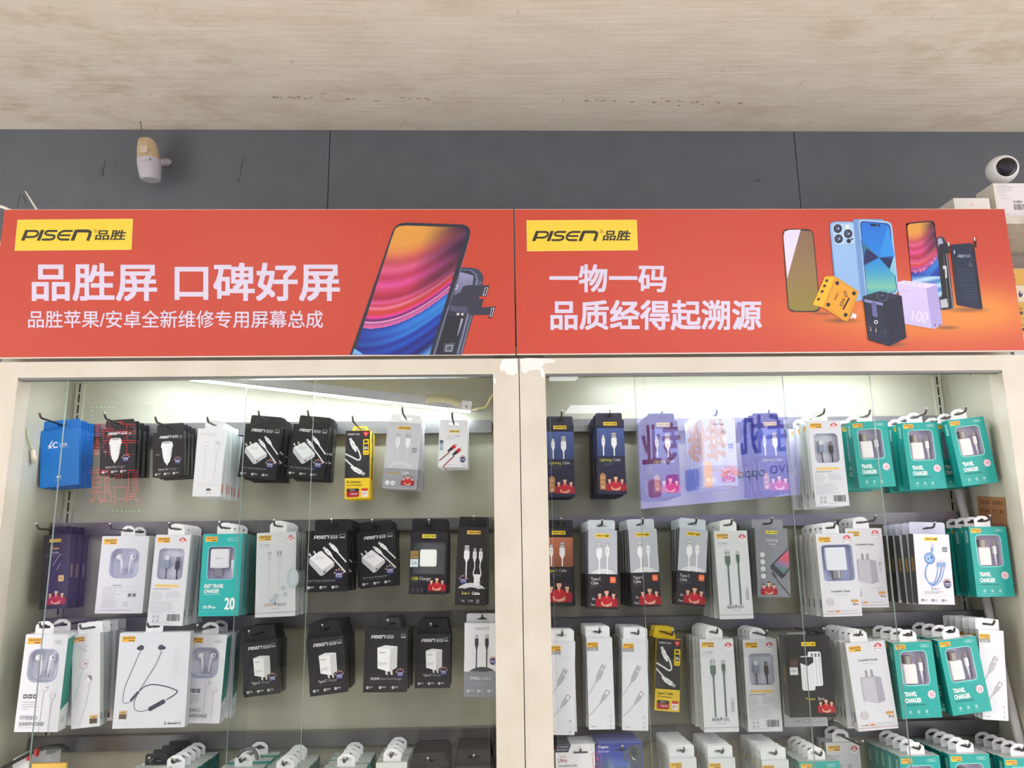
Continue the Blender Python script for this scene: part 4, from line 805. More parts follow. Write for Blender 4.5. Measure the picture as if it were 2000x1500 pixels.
# ================================================================== the two cabinets
FT = ZR+.3105; OT = ZR+.2786; OB = .62; BACK = .172; TB = FT+.034
def cabinet(name, label, xo0, xi0, xi1, xo1, rails, panes, strips):
    r = empty(name, ((xo0+xo1)/2, .09, 0)); tag(r, label, 'display cabinet', 'cream glass-fronted display cabinets'); ox, oy = (xo0+xo1)/2, .09
    def put(nm, mb): o = mb.build(nm, r); o.location = (-ox, -oy, 0); return o
    mb = MB(); c = CREAM; w = (226, 219, 202)
    mb.box((xo0, 0, 0), (xi0, .0405, FT), w, c); mb.box((xi1, 0, 0), (xo1, .0405, FT), w, c); mb.box((xi0, 0, OT), (xi1, .0405, FT), w, c); mb.box((xi0, .03, FT), (xi1, .0405, TB), w, c); mb.box((xi0, 0, 0), (xi1, .0405, OB), w, c)
    put('frame', mb)
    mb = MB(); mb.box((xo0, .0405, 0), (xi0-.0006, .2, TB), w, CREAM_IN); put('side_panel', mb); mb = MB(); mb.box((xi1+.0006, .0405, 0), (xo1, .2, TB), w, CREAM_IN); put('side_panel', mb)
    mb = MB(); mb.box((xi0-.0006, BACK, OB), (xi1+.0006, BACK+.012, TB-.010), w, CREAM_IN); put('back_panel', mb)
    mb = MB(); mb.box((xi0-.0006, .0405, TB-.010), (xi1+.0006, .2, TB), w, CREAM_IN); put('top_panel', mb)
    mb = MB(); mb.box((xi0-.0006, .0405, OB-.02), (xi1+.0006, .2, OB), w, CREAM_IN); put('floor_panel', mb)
    mb = MB(); mb.box((xi0, .002, OT-.0045), (xi1, .020, OT), (120, 120, 118), mat('track_metal', (122, 122, 118), .4, .8)); put('door_track', mb)
    for x in strips:
        mb = MB(); mb.box((x-.009, BACK-.006, OB), (x+.009, BACK, FT-.013), (214, 214, 206), CREAM_IN)
        z = OB+.01
        while z < FT-.03: mb.box((x-.0017, BACK-.0064, z), (x+.0017, BACK-.0058, z+.019), (30, 30, 30), DARK); z += .0235
        put('slotted_upright', mb)
    for (z0, z1) in rails:
        mb = MB(); mb.box((xi0+.004, .150, ZR+z0), (xi1-.004, .160, ZR+z1), (150, 150, 152), RAILM); mb.box((xi0+.004, .1595, ZR+z1-.002), (xi1-.004, .166, ZR+z1), (90, 90, 92), RAILM); mb.box((xi0+.004, .1595, ZR+z0), (xi1-.004, .166, ZR+z0+.002), (90, 90, 92), RAILM); put('hanging_rail', mb)
    for (x0, x1, y) in panes:
        mb = MB(); z0, z1 = OB+.004, OT-.0045
        mb.box((x0, y, z0), (x1, y+.004, z1), (230, 240, 235), GLASS, dict(left=None, right=None, top=None, bottom=None))
        for q in (((x0, y, z0), (x0+.0002, y+.004, z1)), ((x1-.0002, y, z0), (x1, y+.004, z1)), ((x0, y, z0), (x1, y+.004, z0+.0003))): mb.box(q[0], q[1], (210, 225, 216), GLEDGE)
        put('glass_door', mb)
    return r
RL = [(.178, .206), (-.0290, -.004), (-.2245, -.197), (-.4535, -.4256)]
RR = [(.178, .206), (-.0315, -.0065), (-.243, -.2150), (-.460, -.4320)]
cabinet('display_cabinet', 'cream metal display cabinet on the left, its hanging lamp sloping across the top', -.9925, -.9293, .0059, .0575, RL, [(-.835, -.351, .0045), (-.487, -.0066, .0115)], [-.903])
cabinet('display_cabinet', 'cream metal display cabinet on the right, partly unglazed at its right end', .0592, .1110, 1.0512, 1.105, RR, [(.1190, .596, .0045), (.2935, .781, .0115)], [1.0205])
# worn white patches on the frames beside the joint
FY = -.0002
a = Art(mb := MB(), lambda x, y, l: at(x, y, FY-l), CARD)
a.poly([(981, 702), (1009, 700), (1011, 728), (1002, 733), (990, 731), (984, 722), (979, 726), (976, 716)], (236, 236, 234)); a.poly([(963, 736), (969, 741), (967, 752), (965, 748)], (240, 240, 238)); a.ell(958, 706, 3, 1, (190, 170, 150), 0, 8)
tag(mb.build('peeled_patch', bpy.data.objects['display_cabinet']), 'white peeled paint at the corner')
o = bpy.data.objects['peeled_patch']; o.location = (-((-.9925+.0575)/2), -.09, 0)
a = Art(mb := MB(), lambda x, y, l: at(x, y, FY-l), CARD)
a.poly([(1016, 701), (1030, 699), (1062, 700), (1086, 703), (1082, 708), (1066, 709), (1058, 716), (1062, 722), (1064, 738), (1058, 736), (1054, 722), (1036, 723), (1024, 730), (1018, 724)], (232, 231, 228)); a.poly([(1016, 702), (1020, 702), (1019, 712)], (240, 240, 240))
c2 = bpy.data.objects['display_cabinet.001']; o = tag(mb.build('peeled_patch', c2), 'white peeled paint at the corner'); o.location = (-c2.location.x, -.09, 0)
# kraft notice on the right side panel
SX = 1.0512
nt_ = MB(); p = [atX(x, y, SX-.0012) for x, y in ((1908, 969), (1962, 972), (1968, 1040), (1914, 1036))]
def TN(x, y, l):
    q = (p[0]*(1-x)+p[1]*x)*(1-y)+(p[3]*(1-x)+p[2]*x)*y; return Vector((q.x-l, q.y, q.z))
a = Art(nt_, TN, CARD); nt_.box((SX-.0011, min(p[0].y, p[1].y), p[3].z), (SX-.0001, max(p[0].y, p[1].y), p[0].z), (160, 112, 72)) if False else None
a.poly([(0, 0), (1, 0), (1, 1), (0, 1)], (168, 120, 80)); 
for i, (t1, t2) in enumerate((('产品名称:', '品胜展台'), ('展台编号:', 'PS112401'), ('制作日期:', ''))):
    y = .1+i*.25; a.text(t1, .1, y, .46, y+.13, (70, 44, 30), .01)
    if t2: a.text(t2, .55, y, .93, y+.13, (70, 44, 30), .01)
    a.line([(.08, y+.19), (.95, y+.19)], .008, (110, 74, 50))
o = nt_.build('paper_notice'); tag(o, 'brown kraft paper notice glued to the side wall of the right cabinet', 'notice')
# grey pipe down the right back corner
mb = MB(); mb.tube([(at(x, y, q) if at(x, y, q).x < 1.041 else atX(x, y, 1.041)) for x, y, q in ((1868, 930, .145), (1876, 975, .142), (1893, 1040, .138), (1912, 1110, .134), (1928, 1180, .13), (1941, 1240, .127), (1958, 1310, .124), (1975, 1380, .121), (1992, 1450, .118), (2006, 1520, .115))], .0085, (196, 194, 192), PLASTIC, 10)
tag(mb.build('cable_conduit'), 'grey plastic pipe running down the back corner of the right cabinet', 'pipe')

# ================================================================== signs above the cabinets
SY = -.006; ZB = ZR+.3168; ZT = ZR+.6290
def TS(x, y, l): v = at(x, y, SY-l); return v
RED = (194, 70, 50)
def sign(name, label, x0, x1, paint):
    mb = MB(); mb.box((x0, SY, ZB), (x1, -.001, ZT), (236, 222, 214), PVC)
    a = Art(mb, TS, PVC, .00001); paint(a, x0, x1); o = mb.build(name); 
    return tag(o, label, 'sign', 'red signs above the cabinets')
def bgp(a, x0, x1, fn, nu, nv):
    l = a._n(); V = []; C = []
    for j in range(nv+1):
        for i in range(nu+1): u, v = i/nu, j/nv; V.append((x0+(x1-x0)*u, SY-l, ZT-(ZT-ZB-.0022)*v-.0006)); C.append(lin(fn(u, v)))
    a.mb.add(V, [[j*(nu+1)+i, j*(nu+1)+i+1, (j+1)*(nu+1)+i+1, (j+1)*(nu+1)+i] for j in range(nv) for i in range(nu)], C, PVC)
def plate(a, q, p0, p1, cn, reg):
    a.poly([(x+(.7 if x > 600*0+q[0][0]+50 else -.7), y+(.7 if y > 460 else -.7)) for x, y in q], (250, 232, 120)); a.poly(q, (238, 205, 62)); pisen(a, *p0, *p1, (48, 46, 34)); a.text('品胜', *cn[0], *cn[1], (48, 46, 34), .03, .2)
    a.circ(reg[0], reg[1], 3.6, .6, (70, 64, 40), 16); a.word('R', reg[0], reg[1]+1.9, 3.6, (70, 64, 40), 0, 1, .5)
LAV = (212, 204, 226)
def swirl(x, y):      # colours of the phone screen print, in a 0..1000 by 0..1250 frame
    s = x/1000; E = 970*(1-.0)-(0 if False else 0)
    e = 935-155*s*-.7-430*s*s; c = y-e
    if c < 0:
        top = ramp(c, [(-980, (240, 172, 70)), (-760, (240, 168, 76)), (-690, (236, 140, 84)), (-600, (206, 80, 92)), (-530, (232, 100, 150)), (-460, (200, 50, 92)), (-390, (236, 82, 166)), (-325, (206, 52, 92)), (-270, (176, 40, 74)), (-232, (232, 92, 156)), (-205, (206, 60, 84)), (-180, (240, 128, 170)), (-150, (210, 66, 52)), (-122, (222, 60, 80)), (-96, (238, 62, 176)), (-76, (120, 40, 110)), (-68, (84, 30, 92)), (-58, (238, 130, 200)), (-46, (246, 170, 216)), (-36, (90, 34, 96)), (-28, (238, 130, 196)), (-14, (216, 60, 144)), (0, (248, 172, 200))])
        dk = max(0, min(1, (s-.45)*1.7))*max(0, min(1, (-c-110)/200))*(1-.4*max(0, min(1, (-c-700)/250)))
        wob = .62+.38*math.sin((y+x*.32)*.028)
        return tuple(v*.9 for v in mixc(top, (58, 34, 66), min(1, dk*(.65+.45*wob))))
    g = ramp(c, [(0, (40, 40, 150)), (25, (24, 90, 210)), (60, (30, 110, 220)), (110, (24, 60, 180)), (150, (30, 120, 222)), (190, (20, 40, 150)), (240, (26, 90, 205)), (300, (22, 34, 130)), (360, (22, 60, 170)), (430, (18, 24, 100)), (520, (90, 160, 230))])
    g = mixc(g, (60, 165, 235), max(0, .75-abs(c-90)/160)*s)
    return tuple(v*.92 for v in mixc(g, (28, 22, 110), max(0, .6-s)*.8))
def left_paint(a, x0, x1):
    bgp(a, x0, x1, lambda u, v: mixc(RED, (186, 64, 46), .5*v), 2, 2)
    plate(a, [(35, 430), (259, 428), (256, 487), (29, 489)], (41, 449), (183, 470), ((185, 449), (244, 469)), (187, 451))
    a.text('品胜屏', 62, 514, 307, 588, LAV, .024); a.text('口碑好屏', 341, 513, 664, 588, LAV, .024); a.text('品胜苹果/安卓全新维修专用屏幕总成', 55, 606, 631, 641, LAV, .008)
    k = 360/1688
    def C(pts): return [(660+x*k, 400+y*k) for x, y in pts]
    B = 1374
    # phone shell behind with its cable ribbons
    a.poly(C([(1100, 572), (1230, 576)]+spl([(1230, 576), (1295, 600), (1330, 660), (1322, 740)], 5)+[(1135, B), (860, B)]), (58, 66, 88)); a.poly(C([(1110, 590), (1225, 594), (1275, 640), (1290, 700), (1105, B-4), (870, B-4)]), (96, 104, 130)); a.poly(C([(1110, 600), (1210, 604), (1252, 640), (1262, 690), (1085, B-4), (890, B-4)]), (44, 48, 66))
    a.gpoly(C([(1120, 615), (1215, 625), (1245, 650), (1190, 1000), (1020, 970)]), lambda x, y: ramp((y-530)/90, [(0, (150, 150, 186)), (.5, (104, 108, 140)), (1, (60, 64, 88))]), 4, 12)
    a.line(C([(1308, 700), (1125, B)]), .8, (176, 180, 200)); a.line(C([(1280, 690), (1092, B)]), .8, (150, 154, 178)); a.poly(C([(1000, 1010), (1165, 1030), (1060, B-8), (905, B-8)]), (34, 36, 48)); a.poly(C([(1128, 1040), (1150, 1044), (1098, 1200), (1092, 1196)]), (150, 156, 176))
    a.poly(C([(975, 1270), (1075, 1262), (1050, 1350), (965, 1350)]), (76, 84, 96)); a.line(C([(995, 1290), (1052, 1286), (1040, 1338), (988, 1340)]), .9, (206, 210, 220), True); a.poly(C([(1090, 990), (1112, 990), (1110, 1012), (1086, 1012)]), (196, 196, 190)); a.ell(660+1140*k, 400+1002*k, 2.6, 2.6, (206, 200, 180)); a.line(C([(1080, 735), (1098, 735), (1088, 772), (1070, 772)]), 1, (230, 230, 236))
    a.poly(C([(1120, 800), (1150, 745), (1200, 735), (1390, 738), (1358, 840), (1300, 838), (1286, 860), (1334, 862), (1316, 940), (1446, 930), (1412, 1036), (1375, 1038), (1385, 1008), (1200, 1012), (1180, 936), (1010, 920), (1040, 840)]), (52, 54, 72)); a.line(C([(1350, 760), (1374, 760), (1352, 828), (1330, 828)]), .9, (226, 226, 230), True); a.line(C([(1408, 948), (1430, 948), (1410, 1020), (1392, 1020)]), .9, (226, 226, 230), True)
    # front phone
    body = C([(108, B), (480, 300)]+spl([(490, 270), (520, 205), (570, 172), (630, 162)], 5)+[(1140, 180)]+spl([(1150, 181), (1190, 200), (1210, 240), (1205, 300)], 5)+[(1195, 340), (866, B)]); a.poly(body, (40, 44, 62)); a.line(C([(1205, 300), (1150, 500), (1000, 990), (885, B)]), .7, (130, 136, 160))
    scr = C([(150, B-2), (495, 300)]+spl([(500, 290), (525, 225), (565, 196), (625, 190)], 5)+[(1120, 206)]+spl([(1130, 207), (1162, 225), (1170, 258), (1164, 300)], 5)+[(840, B-2)])
    def fn(x, y):
        X = (x-660)/k; Y = (y-400)/k; t = (Y-190)/(1374-190); xl = 510-t*(510-130) if True else 0; xr = 1175-t*(1175-850); return swirl(max(0, min(1, (X-xl)/(xr-xl)))*1000, t*1184)
    a.gpoly(scr, fn, 110, 260)
    a.poly(C([(150, 1316), (235, 1370), (132, 1371)]), (110, 170, 225))
def right_paint(a, x0, x1):
    def bg(u, v):
        g = math.exp(-((u-.78)**2)/.055)*math.exp(-((v-.74)**2)/.045); g2 = math.exp(-((u-.93)**2)/.012)*math.exp(-((v-.72)**2)/.02)*.5; c = mixc(RED, (184, 62, 46), min(1, max(0, (u-.5)*1.4)*(1-v))); return mixc(c, (222, 136, 58), min(1, g*.95+g2))
    bgp(a, x0, x1, bg, 60, 22)
    plate(a, [(1029, 431), (1243, 430), (1245, 488), (1030, 490)], (1039, 451), (1172, 471), ((1177, 450), (1230, 470)), (1175, 452))
    a.text('一物一码', 1073, 516, 1302, 571, LAV, .026); a.text('品质经得起溯源', 1075, 586, 1488, 645, LAV, .026)
    k = .25
    def C(pts): return [(1500+x*k, 400+y*k) for x, y in pts]
    def rp(pts, r):   # polygon with rounded corners
        out = []; n = len(pts)
        for i in range(n):
            p, q, s_ = Vector(pts[i-1]), Vector(pts[i]), Vector(pts[(i+1) % n]); u = (p-q).normalized(); w = (s_-q).normalized(); A, B_ = q+u*r, q+w*r
            for j in range(6): t = j/5; out.append(tuple(A*(1-t)**2+q*2*t*(1-t)+B_*t*t))
        return C(out)
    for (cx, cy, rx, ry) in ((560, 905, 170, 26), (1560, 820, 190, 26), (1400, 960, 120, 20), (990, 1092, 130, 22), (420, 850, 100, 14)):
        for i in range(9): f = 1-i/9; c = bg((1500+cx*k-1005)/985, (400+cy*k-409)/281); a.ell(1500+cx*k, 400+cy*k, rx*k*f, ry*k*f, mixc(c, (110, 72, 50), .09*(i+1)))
    g1 = rp([(112, 188), (352, 190), (412, 838), (158, 836)], 52); a.poly(g1, (50, 40, 44)); a.gpoly(rp([(118, 194), (346, 196), (404, 828), (164, 828)], 48), lambda x, y: ramp((y-450)/155, [(0, (132, 104, 84)), (.5, (142, 116, 76)), (1, (140, 126, 56))]), 4, 60); a.poly(C([(120, 250), (130, 210), (165, 196), (255, 194), (150, 576)]), (222, 216, 238))
    # blue phone pair
    a.poly(rp([(478, 130), (760, 132), (790, 780), (520, 640)], 46), (96, 130, 180)); a.gpoly(rp([(482, 134), (700, 134), (745, 752), (545, 752)], 44), lambda x, y: ramp((y-430)/150, [(0, (150, 190, 232)), (1, (140, 178, 226))]), 4, 50)
    a.poly(rp([(494, 148), (676, 140), (686, 308), (514, 318)], 34), (166, 204, 240)); a.line(rp([(494, 148), (676, 140), (686, 308), (514, 318)], 34), .5, (96, 126, 170), True)
    for cx, cy in ((545, 186), (626, 226), (552, 266)): a.ell(1500+cx*k, 400+cy*k, 9.2, 9.6, (210, 226, 244)); a.ell(1500+cx*k, 400+cy*k, 8.4, 8.8, (34, 40, 60)); a.ell(1500+(cx-2)*k, 400+(cy-2)*k, 5, 5.4, (70, 84, 120)); a.ell(1500+(cx+6)*k, 400+cy*k, 1.6, 1.6, (200, 200, 220), 0, 8)
    a.ell(1500+619*k, 400+172*k, 3.8, 4, (240, 232, 222)); a.ell(1500+631*k, 400+283*k, 4.4, 4.4, (30, 36, 54)); a.ell(1500+656*k, 400+268*k, 2, 2, (30, 36, 54))
    a.poly(rp([(664, 112), (900, 112), (1000, 700), (765, 758), (728, 742)], 14), (110, 150, 205)); a.poly(rp([(704, 110), (966, 132), (1022, 690), (770, 758)], 44), (156, 196, 236)); a.poly(rp([(716, 124), (954, 146), (1010, 680), (776, 744)], 38), (30, 50, 100))
    def blue(x, y):
        X = (x-1500)/k; Y = (y-400)/k; t = (Y-130)/600
        c = ramp(t, [(0, (30, 110, 210)), (.45, (20, 130, 222)), (.7, (70, 160, 190)), (.85, (120, 190, 170)), (1, (50, 150, 190))]); return c
    a.gpoly(rp([(722, 130), (948, 152), (1004, 676), (780, 738)], 34), blue, 8, 70)
    a.poly(C([(724, 275), (868, 410), (758, 480), (742, 400)]), (50, 110, 150)); a.poly(C([(770, 340), (868, 412), (745, 470), (752, 390)]), (24, 34, 90)); a.poly(C([(868, 412), (985, 430), (950, 505)]), (24, 30, 80)); a.poly(C([(868, 412), (985, 400), (985, 430)]), (30, 60, 130)); a.poly(C([(985, 395), (1000, 560), (950, 505)]), (130, 190, 210)); a.poly(C([(868, 412), (935, 160), (950, 200), (990, 400)]), (40, 140, 225))
    a.poly(rp([(800, 146), (848, 150), (850, 168), (802, 166)], 9), (14, 18, 30)); a.ell(1500+866*k, 400+161*k, 2.2, 2.8, (14, 18, 30))
    # second swirl phone with its shell, battery
    a.poly(rp([(1320, 250), (1370, 246), (1396, 300), (1456, 810), (1350, 826), (1290, 700)], 26), (56, 60, 78)); a.poly(rp([(1326, 262), (1362, 258), (1384, 300), (1436, 806), (1356, 816)], 22), (24, 26, 36)); a.poly(rp([(1326, 262), (1358, 260), (1372, 310), (1330, 330)], 16), (160, 164, 196)); a.line(C([(1392, 380), (1448, 812)]), .7, (190, 190, 200)); a.line(C([(1370, 385), (1412, 780)]), .9, (120, 120, 130))
    a.poly(C([(1366, 476), (1394, 476), (1400, 570), (1386, 574), (1382, 504), (1368, 502)]), (196, 200, 206)); a.poly(C([(1345, 745), (1396, 732), (1410, 800), (1352, 806)]), (180, 184, 194)); a.poly(C([(1336, 310), (1414, 290), (1422, 380), (1334, 384)]), (30, 32, 44)); a.poly(C([(1402, 292), (1414, 290), (1418, 322), (1408, 324)]), (210, 210, 214))
    a.poly(rp([(1080, 150), (1100, 140), (1280, 122), (1302, 140), (1366, 700), (1350, 740), (1126, 600)], 22), (24, 26, 40))
    def fn2(x, y):
        X = (x-1500)/k; Y = (y-400)/k; t = (Y-130)/600
        return swirl(max(0, min(1, (X-1085-t*60)/215))*1000, t*1500-60) if t < .72 else mixc((70, 120, 190), (180, 214, 240), .5+.5*math.sin(Y*.09+X*.02))
    a.gpoly(rp([(1088, 158), (1108, 148), (1276, 132), (1296, 150), (1360, 700), (1348, 730), (1124, 596)], 16), fn2, 20, 70)
    a.poly(rp([(1424, 312), (1590, 298), (1608, 330), (1674, 812), (1650, 816), (1476, 782)], 8), (22, 36, 62)); a.poly(C([(1590, 298), (1612, 330), (1678, 810), (1656, 818)]), (12, 18, 38)); a.poly(C([(1588, 318), (1614, 322), (1610, 262), (1626, 262), (1630, 330), (1600, 334)]), (16, 18, 30)); a.poly(C([(1608, 254), (1616, 252), (1622, 280), (1612, 282)]), (236, 236, 240)); a.poly(C([(1450, 356), (1458, 354), (1462, 382), (1454, 382)]), (200, 210, 220))
    pisen(a, 1500+1482*k, 400+390*k, 1500+1546*k, 400+412*k, (150, 170, 195)); a.text('品胜', 1500+1548*k, 400+388*k, 1500+1582*k, 400+410*k, (150, 170, 195)); a.line(C([(1578, 448), (1594, 478), (1570, 478)]), .5, (120, 150, 180), True)
    for i in range(12): a.line(C([(1475+i*4+8*(i % 3), 505+i*21), (1595+i*4-6*(i % 2), 500+i*21+8)]), .7, (60, 84, 116))
    # orange charger
    a.poly(rp([(444, 560), (522, 556), (712, 680), (624, 916), (600, 912), (430, 804), (350, 780)], 14), (204, 140, 30)); a.poly(rp([(444, 560), (520, 558), (430, 800), (348, 782)], 12), (240, 180, 40)); a.poly(rp([(520, 562), (708, 682), (616, 908), (424, 800)], 20), (226, 158, 44)); a.line(rp([(530, 578), (694, 684), (608, 890), (440, 796)], 16), .6, (150, 96, 24), True)
    for cx, cy in ((541, 612), (671, 692), (471, 780), (606, 860)): a.ell(1500+cx*k, 400+cy*k, 3.8, 4, (40, 34, 34))
    b = xf(a, 1500+570*k, 400+792*k, -62); b.text('65W', 0, -4.4, 17, 2.6, (40, 32, 24), .02); b.rect(-4, 5, 22, 8.4, (40, 32, 24), .6); b = xf(a, 1500+524*k, 400+748*k, -62); pisen(b, 0, -3.2, 17, 0, (60, 44, 24))
    for i in range(8): a.poly(C([(586+(i % 2)*12+i*2, 676+(i//2)*13), (598+(i % 2)*12+i*2, 672+(i//2)*13), (594+(i % 2)*12+i*2, 686+(i//2)*13)]), (40, 32, 24))
    for cx, cy in ((460, 592), (443, 632), (424, 676), (396, 736)): a.poly(C([(cx-10, cy-8), (cx+12, cy-10), (cx+8, cy+10), (cx-14, cy+12)]), (56, 44, 34))
    a.poly(C([(660, 844), (694, 858), (684, 892), (648, 874)]), (226, 220, 216)); a.poly(C([(640, 872), (664, 884), (660, 894), (636, 884)]), (200, 194, 190))
    # lavender charger
    a.poly(rp([(1008, 606), (1060, 590), (1320, 620), (1364, 930), (1300, 970), (1060, 930)], 14), (196, 184, 232)); a.poly(rp([(1228, 652), (1320, 626), (1362, 930), (1280, 970)], 12), (170, 158, 214)); a.poly(rp([(1010, 612), (1056, 592), (1318, 622), (1240, 654)], 6), (222, 210, 244)); a.gpoly(rp([(1010, 616), (1236, 656), (1280, 966), (1070, 922)], 10), lambda x, y: ramp((y-555)/85, [(0, (206, 194, 234)), (1, (194, 184, 228))]), 4, 40)
    b = xf(a, 1500+1120*k, 400+905*k, 8); b.word('100', 0, 0, 22, (226, 216, 250), -.0, .8); b.word('W', 26, 0, 6, (180, 168, 214), 0, .8); pisen(a, 1500+1030*k, 400+668*k, 1500+1110*k, 400+682*k, (186, 174, 222))
    for x in (1300, 1338): a.poly(C([(x-2, 936), (x+10, 926), (x+12, 946), (x, 954)]), (120, 110, 160))
    for i in range(4): a.line(C([(1070+i*42, 612+i*5), (1090+i*42, 606+i*5)]), 1, (150, 138, 190))
    # navy cube
    a.poly(rp([(742, 715), (870, 674), (1044, 710), (1082, 1040), (950, 1104), (786, 1056)], 8), (22, 26, 50)); a.poly(rp([(744, 718), (870, 676), (1042, 712), (898, 758)], 5), (36, 42, 66)); a.circ(1500+895*k, 400+709*k, 11, .6, (120, 130, 150)); a.ell(1500+893*k, 400+709*k, 1, .8, (220, 220, 220), 0, 8)
    a.poly(rp([(748, 724), (898, 760), (946, 1098), (786, 1052)], 8), (28, 34, 58)); a.poly(C([(752, 736), (896, 766), (898, 788), (754, 758)]), (130, 138, 186)); a.poly(rp([(806, 752), (842, 760), (858, 880), (818, 872)], 16), (96, 100, 150)); a.circ(1500+843*k, 400+916*k, 3.8, 1.6, (226, 226, 236)); a.line(rp([(782, 934), (918, 966), (924, 1040), (794, 1010)], 6), .5, (70, 76, 104), True)
    for x, y in ((800, 972), (842, 982)): a.line(C([(x, y-16), (x+4, y+16)]), 1.1, (220, 210, 180))
    for x, y in ((882, 992), (910, 1000)): a.line(C([(x, y-8), (x+2, y+10)]), .9, (90, 90, 110))
    a.text('65W', 1500+992*k, 400+972*k, 1500+1044*k, 400+1004*k, (42, 48, 72))
sign('shop_sign', 'red sign with large white Chinese slogan and one big phone, above the left cabinet', -.9905, .0512, left_paint)
sign('shop_sign', 'red sign with orange glow, two-line slogan and many gadgets, above the right cabinet', .0545, 1.1015, right_paint)

# ================================================================== packages on hooks
def film(k, root):
    w, h = KIND[k]['w'], KIND[k]['h']
WINS = {'window_cable': (10, 27, 59, 86), 'ear_window': (21, 25, 75, 80), 'fast20': (12, 25, 64, 88), 'travel': (12, 17, 63, 79), 'usb_charger': (7, 20, 69, 82), 'compat_w': (10, 23, 71, 92), 'stereo': (12, 27, 63, 82)}
CONT = {}
def plug3(mb, x, y0, y1, z, body, metal, cable, wide=6):
    "plug lying in a tray, tip at height y0 (mm from the top), cable down to y1"
    mb.box(((x-wide*.4)/1000, z, -(y0+9)/1000), ((x+wide*.4)/1000, z+.003, -y0/1000), metal, PLASTIC); mb.rbox(((x-wide*.55)/1000, z-.0015, -(y0+24)/1000), ((x+wide*.55)/1000, z+.0045, -(y0+8)/1000), .0012, body, PLASTIC)
    mb.tube([((x)/1000, z+.0015, -(y0+23)/1000), ((x+.6)/1000, z+.0015, -(y0+33)/1000), ((x+1)/1000, z+.0015, -y1/1000)], [.0022, .0014, .0014], cable, PLASTIC, 8)
